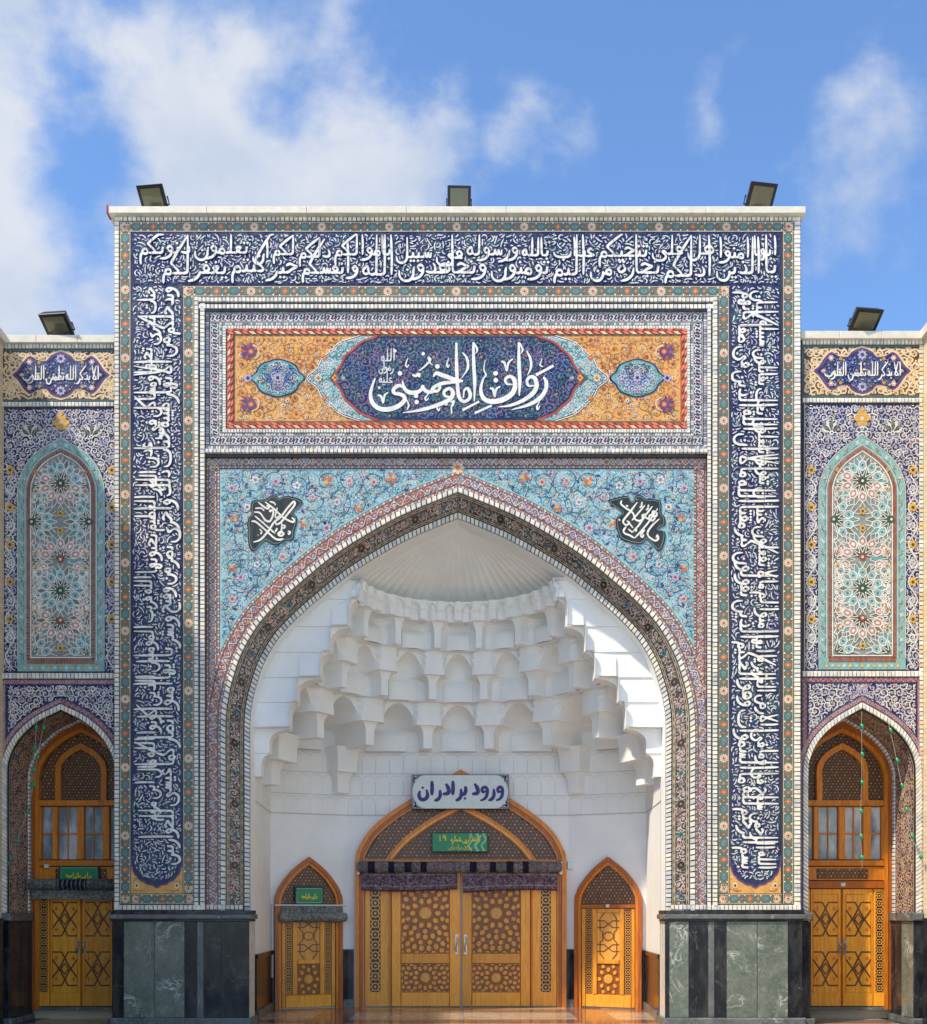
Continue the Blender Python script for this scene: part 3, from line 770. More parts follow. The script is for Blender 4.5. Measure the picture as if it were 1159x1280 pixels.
# sides, back and roof of the block
mb = MB()
xl, xr, zt = PX(143), PX(1001), PZ(268)
mb.box(xl, xl + .3, .34, 4.6, 0, zt, 'brick_courses'); mb.box(xr - .3, xr, .34, 4.6, 0, zt, 'brick_courses')
mb.box(xl + .3, xr - .3, 4.3, 4.6, 0, zt, 'brick_courses'); mb.box(xl + .3, xr - .3, .34, 4.3, zt - .3, zt - .01, 'brick_courses')
mb.build('side_walls', portal)
# --- coping
mb = MB()
for i in range(7):
    a = 136.5 + (1005 - 136.5) * i / 7; b = 136.5 + (1005 - 136.5) * (i + 1) / 7
    m2 = MB(); m2.box(PX(a) + .002, PX(b) - .002, -.10, 4.7, PZ(271.5), PZ(263), 'capstone', .006); 
    m2.build('coping_slab', portal)
mb = MB(); mb.box(PX(136), PX(138), -.11, .05, PZ(272), PZ(262), 'red_flag'); mb.build('edge_flashing', portal)

# --- framing bands: inscription, floral borders, glazed brick beads
def strip_obj(name, fn, parent=portal, kind=None):
    ob = OB(pm); fn(ob); return ob.build(name, parent, kind, recalc=False)
FB = [('up', 149.5, 1130, 853, 14.5), ('down', 992.5, 277, 853, 14.5), ('top', 992.5, 290.5, 843, 13.5),
      ('up', 228.5, 1117, 760, 14.5), ('down', 912, 357, 760, 14.5), ('top', 912, 371.5, 683.5, 14.5),
      ('top', 243, 1130.5, 79, 13.5), ('top', 977, 1130.5, 79, 13.5)]
for kind, a, b, L, W in FB:
    strip_obj('floral_border', lambda ob: floral_border(ob, placer(pm, kind, a, b), L, W, .004 if kind != 'top' else .0045, rng))
def beads(ob, runs, h0=.004, h1=.022, pitch=5.6, mats=('white', 'white2', 'white3'), ground='grout'):
    for (u0, v0, u1, v1, w) in runs: bead(ob, u0, v0, u1, v1, w, pitch, h0, h1, rng, mats, ground)
strip_obj('glazed_brick_edge', lambda ob: beads(ob, [(149.5, 271.5, 149.5, 1138, 6.5), (1001, 271.5, 1001, 1138, 8.5), (143, 271.5, 1001, 271.5, 5.5)]), kind='stuff')
def mould(ob):
    # two rolls of glazed brick with a shadow groove between them
    for (x0, x1, hh) in ((243, 248.5, .034), (250, 256.5, .022)):
        beads(ob, [(x1, 372 + (x0 - 243), x1, 1138, x1 - x0)], .006, hh, 5.4)
    for (x0, x1, hh) in ((890.5, 897, .034), (884, 889, .022)):
        beads(ob, [(x1, 372 + (897 - x1), x1, 1138, x1 - x0)], .006, hh, 5.4)
    for (y0, y1, hh) in ((372.5, 378.5, .034), (380.5, 386.5, .022)):
        beads(ob, [(248, y0, 892, y0, y1 - y0)], .006, hh, 5.0)
    beads(ob, [(143, 1131, 257, 1131, 7), (884, 1131, 1001, 1131, 7)], .006, .028, 5.4)
strip_obj('glazed_brick_moulding', mould, kind='stuff')

BAND = dict(up='بسم الله الرحمن الرحيم سبح لله ما في السموات وما في الارض وهو العزيز الحكيم يا ايها الذين امنوا لم تقولون ما لا تفعلون كبر مقتا عند الله ان تقولوا ما لا تفعلون ان الله يحب الذين يقاتلون في سبيله صفا كانهم بنيان',
            top='يا ايها الذين امنوا هل ادلكم على تجارة تنجيكم من عذاب اليم تؤمنون بالله ورسوله وتجاهدون في سبيل الله باموالكم وانفسكم ذلكم خير لكم ان كنتم تعلمون يغفر لكم ذنوبكم',
            down='ويدخلكم جنات تجري من تحتها الانهار ومساكن طيبة في جنات عدن ذلك الفوز العظيم واخرى تحبونها نصر من الله وفتح قريب وبشر المؤمنين يا ايها الذين امنوا كونوا انصار الله كما قال عيسى ابن مريم للحواريين')
def col_end(x0, x1):
    """lobed lower end of an upright inscription band"""
    c = (x0 + x1) / 2; hw = (x1 - x0) / 2; pts = []
    n = 9
    for i in range(n * 4 + 1):
        a = math.pi * i / (n * 4); r = 1 - .035 * abs(math.sin(i * math.pi / 4)) * -1 - .03
        tip = 1 + .07 * max(0, 1 - abs(a - math.pi / 2) / .22)
        pts.append((c + hw * math.cos(a) * min(1, r + .01), 1070 + 37 * math.sin(a) ** .8 * r * tip))
    return pts
# ground of the three bands, each with its thin coloured scrolls, then the lettering
def band(kind, u0, v0, u1, v1, text, a, b, L, W, marks):
    ob = OB(pm)
    if kind == 'top':
        ob.rect(u0, v0, u1, v1, .003, 'navy', 8, 1); ins = lambda u, v: u0 + 1 < u < u1 - 1 and v0 + 1 < v < v1 - 1; L0 = L
    else:
        ob.rect(u0, v0, u1, 1118, .003, 'ochre', 1, 8)
        E = col_end(u0, u1)
        ob.fill([(u0, v0), (u0, 1070)] + E[::-1] + [(u1, 1070), (u1, v0)], .006, 'navy')
        ob.ribbon(E, 2.0, .008, 'purple'); 
        for sx in (-1, 1):
            cu = (u0 + u1) / 2 + sx * 25
            ob.flower(cu, 1107, 4.2, 8, .008, 'cream', 'navy'); ob.ribbon([(cu - sx * 8, 1113), (cu - sx * 2, 1114), (cu + sx * 3, 1112)], .8, .008, 'red')
            for q in range(8): ob.disc(cu + rng.uniform(-6, 6), 1107 + rng.uniform(-12, 8), .8, .0085 if False else .0035, rng.choice(('red', 'brown', 'white')), 5)
        ins = lambda u, v: u0 + 1 < u < u1 - 1 and v0 + 1 < v < 1070 + 34 * math.sqrt(max(0, 1 - ((u - (u0 + u1) / 2) / ((u1 - u0) / 2)) ** 2)) - 2
    base = ob.build('inscription_band', portal, recalc=False)
    ob = OB(pm)
    scrolls(ob, ins, (u0, v0, u1, v1), 11.5, .0095, rng, ('navy2', 'navy2', 'teal'), ('blueglaze', 'teal', 'navy2'), ('teal', 'navy2', 'plum'), ('blueglaze', 'navy2'), lw=.7, leafs=4)
    ob.build('scroll_inlay', base, recalc=False)
    ob = OB(pm)
    okf = None
    if kind != 'top':
        def okf(l, t):
            q = (1101 - 1068) - l if kind == 'up' else l - (1068 - 357)
            return q < 0 or abs(t - W / 2) < W / 2 * math.sqrt(max(0, 1 - (q / 37) ** 2)) - 2
    calligraphy_band(ob, text, L, W, placer(pm, kind, a, b), .020, rng, 'white', .050, marks, okf, .24 if kind == 'up' else .05, .26 if kind == 'down' else .06)
    ob.build('lettering', base, recalc=False)
    ob = OB(pm)
    if kind == 'top':
        for i in range(1, 31): ob.ribbon([(u0 + (u1 - u0) * i / 31, v0 + 1), (u0 + (u1 - u0) * i / 31, v1 - 1)], .38, .0275, 'grout')
        for q in (1, 2): ob.ribbon([(u0, v0 + (v1 - v0) * q / 3), (u1, v0 + (v1 - v0) * q / 3)], .38, .0285, 'grout')
    else:
        for i in range(1, 28): ob.ribbon([(u0 + 1, v0 + (1068 - v0) * i / 28), (u1 - 1, v0 + (1068 - v0) * i / 28)], .38, .0275, 'grout')
        for q in (1, 2): ob.ribbon([(u0 + (u1 - u0) * q / 3, v0), (u0 + (u1 - u0) * q / 3, 1068)], .38, .0285, 'grout')
    ob.build('tile_joints', base, 'stuff', recalc=False)
band('top', 164, 290.5, 976, 357, BAND['top'], 974, 356, 808, 64, 26000)
band('up', 912, 357, 976, 1108, BAND['up'], 913, 1101, 744, 62, 26000)
band('down', 164, 357, 228.5, 1108, BAND['down'], 227.5, 357, 744, 62, 26000)

# --- title panel
pp = plane_map(YP)
def title_frame(ob):
    # grey and white beads, interlaced meander, beads
    X0, X1, V0, V1 = 257, 884, 386.5, 568
    for (d, w, hh, pt, mats) in ((0, 4.5, .012, 3.2, ('grey', 'white2', 'lilac')), (17.5, 3, .010, 3.2, ('grey', 'white2')), (21, 5, .018, 3.6, ('white', 'white2', 'white3'))):
        d2 = d * .98
        for (a, b, c, e) in ((X0 + d, V0 + d2, X1 - d, V0 + d2), (X1 - d, V0 + d2, X1 - d, V1 - 6 - d2), (X1 - d, V1 - 6 - d2, X0 + d, V1 - 6 - d2), (X0 + d, V1 - 6 - d2, X0 + d, V0 + d2)):
            bead(ob, a, b, c, e, w, pt, .004, hh, rng, mats)
    bead(ob, X0, V1 - 5.8, X1, V1 - 5.8, 5.6, 5.0, .006, .06, rng)
strip = OB(pp); title_frame(strip); strip.build('glazed_brick_frame', portal, 'stuff', recalc=False)
ob = OB(pp)
def meander(ob, place, L, W):
    ob.fm, keep = place, ob.fm
    ob.rect(0, 0, L, W, .004, 'slate', max(1, int(L / 40)), 1)
    ob.ribbon([(0, W * .06), (L, W * .06)], W * .06, .006, 'white2'); ob.ribbon([(0, W * .94), (L, W * .94)], W * .06, .006, 'white2')
    k = round(L / 13); p = L / k
    for i in range(k):
        x = (i + .5) * p
        S = [(x - .42 * p, W * .3), (x - .2 * p, W * .2), (x + .05 * p, W * .38), (x - .05 * p, W * .62), (x + .2 * p, W * .8), (x + .42 * p, W * .7)]
        ob.ribbon(cat(S, 4), W * .13, .007, 'white2')
        for sg in (-1, 1):
            ob.ribbon(cat([(x + sg * .28 * p, W * (.5 + sg * .05)), (x + sg * .42 * p, W * (.5 - sg * .28)), (x + sg * .15 * p, W * (.5 - sg * .3)), (x + sg * .1 * p, W * (.5 - sg * .12))], 4), W * .09, .0075, 'pink' if i % 2 else 'white2')
            ob.disc(x + sg * .3 * p, W * (.5 + sg * .1), W * .08, .008, 'mauve', 5)
    ob.fm = keep
for (pl, L) in ((placer(pp, 'top', 878.5, 403.5), 616), (placer(pp, 'top', 878.5, 557), 616)): meander(ob, pl, L, 12.5)
for (pl, L) in ((placer(pp, 'up', 262.5, 544), 140), (placer(pp, 'down', 878.5, 404), 140)): meander(ob, pl, L, 12.5)
ob.build('meander_border', portal, recalc=False)
ob = OB(pp)
def rope(ob, place, L, W):
    ob.fm, keep = place, ob.fm
    ob.rect(0, 0, L, W, .004, 'rust', 6, 1)
    k = round(L / 9.2); p = L / k
    for i in range(k):
        x = i * p
        ob.tile([(x - .1 * p, W * .08), (x + .55 * p, W * .08), (x + 1.1 * p, W * .5), (x + .4 * p, W * .5)], .004, .02, 'cream' if i % 2 else 'salmon', .1)
        ob.tile([(x + .0 * p, W * .5), (x + .62 * p, W * .5), (x + 1.12 * p, W * .92), (x + .5 * p, W * .92)], .004, .022, 'rust' if i % 2 else 'salmon', .1)
    ob.fm = keep
for pl, L in ((placer(pp, 'top', 860, 419), 576), (placer(pp, 'top', 860, 536.5), 576), (placer(pp, 'up', 284, 528), 110), (placer(pp, 'down', 860, 418), 110)): rope(ob, pl, L, 8.8)
ob.build('rope_border', portal, recalc=False)
# ochre field, cartouche, medallions
ob = OB(pp)
ob.rect(292.5, 418.5, 851.5, 528, .004, 'ochre', 6, 1)
ob.ribbon([(293.5, 419.5), (850.5, 419.5), (850.5, 527), (293.5, 527), (293.5, 419.5)], 1.4, .006, 'olive')
title = ob.build('title_field', portal, recalc=False)
TX = 572.0
def lobed(dx_tip, pts):
    """closed outline from upper-left boundary points (distance from the centre line, v), mirrored"""
    q = cat(pts, 6)
    L = [(TX - d, v) for d, v in q]; Rr = [(TX + d, v) for d, v in q]
    return L + Rr[::-1]
tq = [(122, 421), (146, 429), (158, 440), (168, 449), (175, 462), (187, 473), (175, 484), (168, 497), (158, 506), (146, 517), (122, 525.5)]
nv = [(100, 421), (121, 429), (131, 438), (140, 446), (146, 458), (155, 473), (146, 488), (140, 500), (131, 508), (121, 517), (100, 525.5)]
OUT_T = lobed(187, tq); OUT_N = lobed(155, nv)
def in_poly(P):
    A = np.array(P)
    x0, y0 = A[:, 0], A[:, 1]; x1, y1 = np.roll(x0, -1), np.roll(y0, -1)
    def f(u, v):
        c = ((y0 > v) != (y1 > v)); 
        if not c.any(): return False
        return bool((((x1[c] - x0[c]) * (v - y0[c]) / (y1[c] - y0[c]) + x0[c]) > u).sum() % 2)
    return f
inT, inN = in_poly(OUT_T), in_poly(OUT_N)
med = []
for sx in (-1, 1):
    c = TX + sx * 224.5; q = []
    for i in range(64):
        a = 2 * math.pi * i / 64; tip = 1 + .14 * max(0, 1 - abs(abs(math.cos(a)) - 1) / .03)
        r = (1 + .05 * abs(math.cos(4 * a))) * tip
        q.append((c + 27 * r * math.cos(a), 473 + 21.5 * r * math.sin(a)))
    med.append(q)
inM = [in_poly(q) for q in med]
ins = lambda u, v: 295 < u < 849 and 421 < v < 525.5 and not inT(u, v) and not inM[0](u, v) and not inM[1](u, v)
ob = OB(pp)
scrolls(ob, ins, (294, 420, 572, 473), 12, .007, rng, ('orange', 'rust', 'ochre2', 'brown', 'cream'), ('ochre2', 'orange', 'turq2', 'rust', 'cream', 'yellow'), ('cream', 'salmon', 'white2', 'rust'), ('purple', 'red', 'navy'), lw=.6, leafs=7, mirror=TX, flr=.30, dots=('purple', 'cream', 'green'), ndots=160)
scrolls(ob, ins, (294, 473, 572, 526), 12, .007, rng, ('orange', 'rust', 'ochre2', 'brown', 'cream'), ('ochre2', 'orange', 'turq2', 'rust', 'cream', 'yellow'), ('cream', 'salmon', 'white2', 'rust'), ('purple', 'red', 'navy'), lw=.6, leafs=7, mirror=TX, flr=.30, dots=('purple', 'cream', 'green'), ndots=160)
ob.build('scroll_inlay', title, recalc=False)
for sx in (-1, 1):                              # plum corner palmettes
    for sy in (-1, 1):
        ob = OB(pp)
        c = (TX + sx * 259, 473 + sy * 33)
        for k in range(9):
            a = (0 if sx > 0 else math.pi) + (k - 4) * .42
            ob.leaf(c[0] + sx * 1, c[1], a, 12.5, 5.5, .012 + k * .0003, 'rust' if k % 3 == 1 else 'purple')
        ob.disc(c[0] - sx * 1, c[1], 6.2, .015, 'purple', 12); ob.disc(c[0] - sx * 1, c[1], 4.0, .0165, 'rust', 12); ob.disc(c[0] - sx * 1, c[1], 2.2, .017, 'ochre', 8)
        ob.ribbon(cat([(c[0] - sx * 2, c[1] + sy * 8), (c[0] - sx * 9, c[1] + sy * 5), (c[0] - sx * 11, c[1] - sy * 4), (c[0] - sx * 5, c[1] - sy * 9)], 5), 1.4, .013, 'cream')
        ob.build('palmette', title, recalc=False)
    c = TX + sx * 262; ob = OB(pp)
    ob.flower(c, 473, 6, 6, .012, 'lilac', 'navy'); ob.flower(c + sx * 8, 473, 3, 5, .012, 'cream', 'red')
    ob.build('blossom', title, recalc=False)
for q, sx in zip(med, (-1, 1)):
    ob = OB(pp)
    c = TX + sx * 224.5
    big = [(c + (u - c) * 1.08, 473 + (v - 473) * 1.08) for u, v in q]
    ob.fill(big, .010, 'navy'); ob.fill(q, .012, 'turq2'); ins2 = in_poly([(c + (u - c) * .95, 473 + (v - 473) * .95) for u, v in q])
    inner = [(c + sx * -4 + (u - c) * .68, 473 + (v - 473) * .7) for u, v in q]
    ob.fill(inner, .014, 'blueglaze')
    scrolls(ob, ins2, (c - 30, 448, c, 500), 8, .017, rng, ('white2', 'navy', 'lilac'), ('white', 'skyblue', 'navy', 'teal'), ('white', 'lilac', 'yellow'), ('navy', 'orange'), lw=.7, mirror=c)
    ob.flower(c, 473, 6, 8, .023, 'lilac', 'navy')
    ob.build('medallion', title, recalc=False)
ob = OB(pp)
wave = [(p[0], p[1]) for p in OUT_T]
ob.fill(OUT_T, .010, 'turq')
half = len(OUT_T) // 2
for H in (OUT_T[:half], OUT_T[half:]):
    ob.ribbon(H, 3.2, .012, 'white'); ob.ribbon(H, 1.2, .0125, 'navy')
insb = lambda u, v: inT(u, v) and not inN(u, v)
scrolls(ob, insb, (384, 421, 572, 526), 8, .014, rng, ('white2', 'teal'), ('white', 'skyblue', 'teal'), ('white', 'cream'), ('orange', 'red'), lw=.7, mirror=TX)
for sx in (-1, 1):
    for dv in (-1, 1):
        for (d, w, r, cc) in ((168, 12, 0, 0), (166, 25, 3.6, 'orange'), (147, 43, 2.6, 'white'), (158, 34, 3.2, 'white2'), (172, 11, 3.0, 'skyblue')):
            if r: ob.flower(TX + sx * d, 473 + dv * w, r, 8, .018, cc, 'red' if cc != 'orange' else 'ochre')
    ob.flower(TX + sx * 178 - sx * 4, 473, 5.5, 8, .018, 'cream', 'red'); ob.disc(TX + sx * 174, 473, 2, .022, 'orange', 6)
ob.fill(OUT_N, .016, 'navy')
hn = len(OUT_N) // 2
for H in (OUT_N[:hn], OUT_N[hn:]): ob.ribbon(H, 2.6, .0175, 'red')
for sx in (-1, 1):
    c = TX + sx * 153
    ob.poly([(c - 7, 473), (c, 464), (c + 9 * 1, 473), (c, 482)], .0185, 'brown'); ob.flower(c, 473, 4.4, 4, .020, 'ochre', 'red')
    ob.flower(TX + sx * 143, 473, 3, 6, .0195, 'pink', 'lilac')
cart = ob.build('cartouche', title, recalc=False)
ob = OB(pp)
insn = in_poly([(TX + (u - TX) * .985, 473 + (v - 473) * .97) for u, v in OUT_N])
scrolls(ob, insn, (415, 421, 572, 526), 11, .0195, rng, ('blueglaze', 'teal', 'mauve', 'teal'), ('turq2', 'teal', 'blueglaze', 'mauve'), ('turq2', 'mauve', 'teal', 'ochre'), ('red', 'navy2', 'navy'), lw=.75, leafs=5, mirror=TX, flr=.22)
ob.build('scroll_inlay', cart, recalc=False) if False else ob.build('cartouche_scrolls', title, recalc=False)
# the large title, traced pen strokes (zoomed-photo units, two origins)
ob = OB(pp)
Z5 = lambda P: [(400 + x / 6.439, 410 + y / 6.439) for x, y in P]
Z6 = lambda P: [(560 + x / 6.439, 410 + y / 6.439) for x, y in P]
def brush(P, ws, h=.026, mat='white', n=7):
    q = cat(P, n); m = len(q); xs = np.linspace(0, 1, len(ws))
    W = [float(np.interp(i / (m - 1), xs, ws)) / 6.439 for i in range(m)]
    ob.ribbon(q, W, h, mat)
for Zf, P, ws in [
    (Z6, [(768, 400), (790, 440), (785, 505), (735, 575), (640, 628), (510, 665)], [14, 30, 32, 34, 26, 5]),
    (Z6, [(690, 470), (648, 470), (636, 430), (662, 400), (700, 415), (712, 475), (680, 535), (600, 592), (500, 630), (402, 643)], [10, 20, 24, 26, 34, 36, 36, 30, 22, 5]),
    (Z6, [(570, 122), (572, 300), (578, 440), (573, 552)], [16, 30, 28, 10]), (Z6, [(575, 126), (600, 180), (588, 215)], [14, 16, 4]),
    (Z6, [(520, 462), (474, 455), (462, 420), (498, 396), (534, 425), (538, 490), (505, 545), (430, 588), (340, 598), (284, 568), (264, 500), (284, 412)], [10, 18, 22, 26, 34, 38, 40, 42, 38, 34, 26, 14]),
    (Z6, [(284, 412), (306, 385), (290, 340), (300, 265)], [12, 14, 10, 4]),
    (Z6, [(205, 122), (208, 300), (216, 450), (212, 598)], [16, 28, 28, 8]), (Z6, [(208, 126), (236, 180), (222, 215)], [14, 16, 4]),
    (Z6, [(68, 125), (70, 300), (78, 480), (92, 565), (125, 598), (168, 580), (180, 540), (160, 495), (132, 510), (125, 570)], [16, 28, 28, 30, 26, 26, 28, 26, 16, 8]),
    (Z6, [(632, 190), (662, 250), (668, 320), (640, 390)], [10, 20, 20, 6]), (Z6, [(118, 205), (152, 250), (160, 330), (112, 408)], [10, 20, 20, 6]),
    (Z6, [(708, 386), (850, 310)], [22, 20]), (Z6, [(118, 668), (252, 598)], [20, 16]), (Z6, [(215, 692), (352, 630)], [20, 16]),
    (Z6, [(430, 275), (455, 290), (473, 352), (486, 290), (522, 255)], [16, 20, 12, 18, 10]), (Z6, [(338, 490), (363, 502), (377, 560), (388, 502), (422, 475)], [16, 20, 12, 18, 10]),
    (Z6, [(758, 250), (742, 305), (765, 318)], [6, 14, 8]), (Z6, [(740, 590), (716, 640), (722, 662), (742, 630)], [6, 14, 12, 6]),
    (Z6, [(20, 600), (45, 610), (28, 650), (30, 700)], [10, 16, 12, 6]),
    (Z5, [(1062, 560), (1012, 556), (1000, 520), (1040, 494), (1070, 522), (1052, 575), (962, 622), (820, 665), (668, 690)], [12, 20, 24, 26, 30, 34, 32, 26, 5]),
    (Z5, [(912, 400), (938, 372), (1000, 392), (1080, 420), (1152, 436)], [10, 30, 36, 32, 16]),
    (Z5, [(1130, 440), (1040, 445), (960, 460), (905, 500), (945, 515), (966, 480), (940, 468)], [16, 28, 28, 26, 24, 24, 12]),
    (Z5, [(930, 512), (880, 522), (846, 508), (826, 470), (818, 500), (780, 524), (720, 524), (680, 490), (664, 430)], [24, 30, 30, 14, 26, 34, 34, 28, 10]),
    (Z5, [(700, 500), (640, 470), (595, 500), (600, 530), (660, 545), (684, 580), (640, 630), (560, 660), (480, 655), (425, 610), (408, 540), (424, 470), (446, 410)], [10, 28, 30, 26, 30, 34, 36, 38, 36, 34, 28, 20, 10]),
    (Z5, [(745, 385), (775, 392), (790, 375), (800, 395), (806, 370)], [14, 22, 16, 20, 10]), (Z5, [(800, 352), (850, 310), (890, 262), (872, 244), (888, 290), (910, 305)], [8, 16, 16, 14, 12, 6]),
    (Z5, [(708, 250), (692, 300), (702, 322), (716, 300)], [6, 14, 12, 6]), (Z5, [(1036, 250), (1022, 300), (1032, 322), (1042, 300)], [6, 14, 12, 6]),
    (Z5, [(468, 545), (495, 560), (510, 610), (522, 550), (550, 525)], [14, 18, 12, 16, 8]), (Z5, [(700, 585), (716, 630), (700, 668)], [8, 16, 6]),
    (Z5, [(880, 530), (848, 570), (858, 588), (876, 570)], [6, 14, 12, 6]), (Z5, [(960, 605), (945, 650), (958, 670), (968, 645)], [6, 14, 12, 6]), (Z5, [(1055, 600), (1080, 596), (1060, 640), (1064, 690)], [10, 16, 12, 5])]:
    brush(Zf(P), ws)
for Zf, x, y, r in [(Z6, 383, 372, 19), (Z6, 385, 428, 19), (Z5, 645, 372, 19), (Z5, 946, 316, 19), (Z5, 775, 553, 18), (Z5, 779, 603, 18), (Z5, 832, 215, 14), (Z5, 1016, 618, 14), (Z5, 478, 488, 11), (Z5, 605, 192, 13)]:
    (u, v), = Zf([(x, y)]); ob.disc(u, v, r / 6.439, .027, 'white', 10)
line_of_text(ob, 'الله', 494, 452, 16, 1.7, .024, 'white2', 1.0); line_of_text(ob, 'رضوان', 492, 464, 12, 1.6, .025, 'white2', 1.0, 0, .8); line_of_text(ob, 'عليه', 491, 479, 14, 1.6, .026, 'white2', 1.0)
ob.build('title_lettering', title, recalc=False)

# --- spandrels and arch bands (plane YS)
ps = plane_map(YS)
yTop = 586.5
archline = np.array(ARCH.line(55, -1)); 
def arch_top(u, t=55):
    P = np.array(ARCH.line(t, -1)); x = u if u <= 572.5 else 1145 - u
    i = np.argsort(P[:, 0]); return float(np.interp(x, P[i, 0], P[i, 1]))
_ax = np.linspace(275, 572.5, 200)
def _topcurve(t):
    P = np.array(ARCH.line(t, -1)); out = []
    for x in _ax:
        c = P[P[:, 0] <= x]
        k = np.where(P[:, 0] >= x)[0]
        out.append(P[k[0], 1] if len(k) else P[-1, 1])
    return np.array(out)
_tc = _topcurve(56.5)
def spand(u, v):
    x = u if u <= 572.5 else 1145 - u
    if x < 276.5 or v < yTop + 1: return False
    return v < float(np.interp(x, _ax, _tc))
L56 = [p for p in ARCH.line(56, -1) if p[0] >= 275 and p[1] > yTop]
ob = OB(ps)
polyL = [(275, yTop), (275, L56[0][1])] + L56 + [(L56[-1][0] + 1, yTop)]
ob.fill(polyL, .004, 'turq'); ob.fill([(1145 - u, v) for u, v in polyL], .004, 'turq')
sp = ob.build('spandrel', portal, recalc=False)
M1 = [(275, 290), (380, 270), (460, 265), (510, 220), (580, 215), (630, 250), (690, 225), (800, 230), (930, 285), (870, 370), (800, 440), (855, 500), (850, 580), (820, 680), (800, 790), (700, 800), (620, 850), (540, 850), (450, 800), (380, 850), (290, 940), (240, 900), (220, 800), (225, 700), (210, 600), (230, 500), (270, 450), (255, 380)]
M2 = [(110, 285), (200, 250), (330, 220), (385, 240), (400, 280), (440, 290), (470, 220), (550, 215), (610, 260), (790, 280), (800, 430), (850, 500), (850, 600), (790, 620), (770, 670), (850, 690), (850, 800), (790, 940), (700, 860), (610, 780), (560, 840), (440, 840), (280, 780), (240, 700), (215, 600), (225, 500), (300, 440), (240, 380)]
ZM1 = lambda P: [(290 + x / 10.536, 600 + y / 10.536) for x, y in P]
ZM2 = lambda P: [(750 + x / 10.536, 600 + y / 10.536) for x, y in P]
m1, m2 = ZM1(M1), ZM2(M2); in1, in2 = in_poly(m1), in_poly(m2)
inside_sp = lambda u, v: spand(u, v) and not in1(u, v) and not in2(u, v) and not in1(1145 - u, v) and not in2(1145 - u, v)
ob = OB(ps)
scrolls(ob, inside_sp, (275, 586, 572, 800), 9.0, .006, rng, ('blueglaze', 'turq2', 'teal', 'white2', 'white2'), ('skyblue', 'teal', 'skyblue', 'white2', 'blueglaze', 'navy2'), ('pink', 'white2', 'skyblue', 'cream', 'lilac'), ('red', 'mauve', 'navy2'), lw=.6, leafs=7, lotus=('orange', 'ochre'), lotus_p=.0, mirror=572.5, flr=.38, dots=('navy', 'white', 'red', 'navy', 'green'), ndots=900)
scrolls(ob, inside_sp, (280, 592, 572, 800), 29, .0075, rng, ('navy2',), ('navy2', 'teal'), ('white2', 'pink', 'lilac'), ('red', 'mauve'), lw=.8, leafs=4, lotus=('orange', 'ochre'), lotus_p=.38, mirror=572.5, flr=.31)
ob.build('scroll_inlay', sp, recalc=False)
for (mm, Zm, nm, strokes) in ((m1, ZM1, 1, [
        [(288, 824), (380, 790), (480, 680), (560, 560), (640, 500), (740, 370), (815, 292), (828, 335), (740, 450), (650, 560), (590, 590), (575, 545)],
        [(260, 550), (320, 560), (450, 670), (560, 770), (620, 792), (680, 780)], [(305, 480), (400, 560), (480, 630), (575, 712)], [(295, 428), (370, 440), (440, 530), (500, 550), (540, 480), (545, 410), (500, 412), (520, 430)],
        [(440, 295), (560, 390), (680, 500), (800, 560), (822, 530), (790, 500)], [(310, 380), (390, 380), (430, 415)], [(350, 300), (440, 370), (480, 380), (490, 350), (455, 345)], [(500, 290), (560, 310), (575, 340)],
        [(660, 570), (652, 690), (610, 720), (640, 690), (685, 710), (660, 740), (620, 735), (615, 700)], [(655, 600), (700, 610), (690, 640), (655, 625)], [(600, 370), (575, 470), (590, 505), (640, 470)], [(600, 640), (575, 690)], [(740, 680), (770, 690), (755, 720), (740, 700)], [(370, 650), (395, 690), (380, 720)], [(520, 670), (560, 700)]]),
        (m2, ZM2, 2, [
        [(285, 275), (275, 320), (330, 370), (430, 440), (460, 520), (520, 545), (560, 520), (560, 470), (610, 455)], [(490, 300), (400, 420), (320, 520), (305, 565), (345, 600), (385, 570), (350, 545)], [(590, 340), (480, 470), (420, 540)], [(690, 350), (600, 470), (520, 590), (430, 690)],
        [(760, 380), (640, 560), (540, 680), (455, 772)], [(345, 620), (310, 670), (325, 710), (390, 735), (450, 772)], [(360, 540), (435, 640)], [(370, 650), (430, 700)], [(780, 520), (690, 600), (628, 690), (640, 750), (720, 805), (765, 780), (755, 735), (735, 770)], [(560, 480), (640, 520), (690, 540), (720, 500), (660, 470), (640, 530)], [(735, 430), (700, 420), (690, 470), (740, 480), (748, 430)],
        [(640, 330), (625, 390), (600, 395)], [(550, 300), (545, 350), (520, 370)], [(590, 660), (560, 690), (535, 740), (560, 755), (575, 720)], [(480, 650), (470, 690)], [(340, 340), (370, 355)], [(250, 520), (262, 545)]])):
    ob = OB(ps)
    c = (sum(p[0] for p in mm) / len(mm), sum(p[1] for p in mm) / len(mm))
    sm = cat(mm, 3, True)
    ob.fill(sm, .014, 'dkgreen'); ob.ribbon(sm + [sm[0]], 1.2, .016, 'black')
    q = [(c[0] + (u - c[0]) * .95, c[1] + (v - c[1]) * .95) for u, v in sm]; ob.ribbon(q + [q[0]], .7, .017, 'grey')
    for i, P in enumerate(strokes):
        Q = cat(Zm(P), 6); ob.ribbon(Q, nib(Q, 2.5 if len(P) > 4 else 2.1, .8), .019 + .001 * (i % 3), 'white')
    for k in range(16):
        u, v = c[0] + rng.uniform(-24, 24), c[1] + rng.uniform(-26, 26)
        if in_poly(q)(u, v): ob.disc(u, v, .7, .018, rng.choice(('green', 'white2', 'teal')), 5)
    ob.build('calligraphic_medallion', sp, recalc=False)
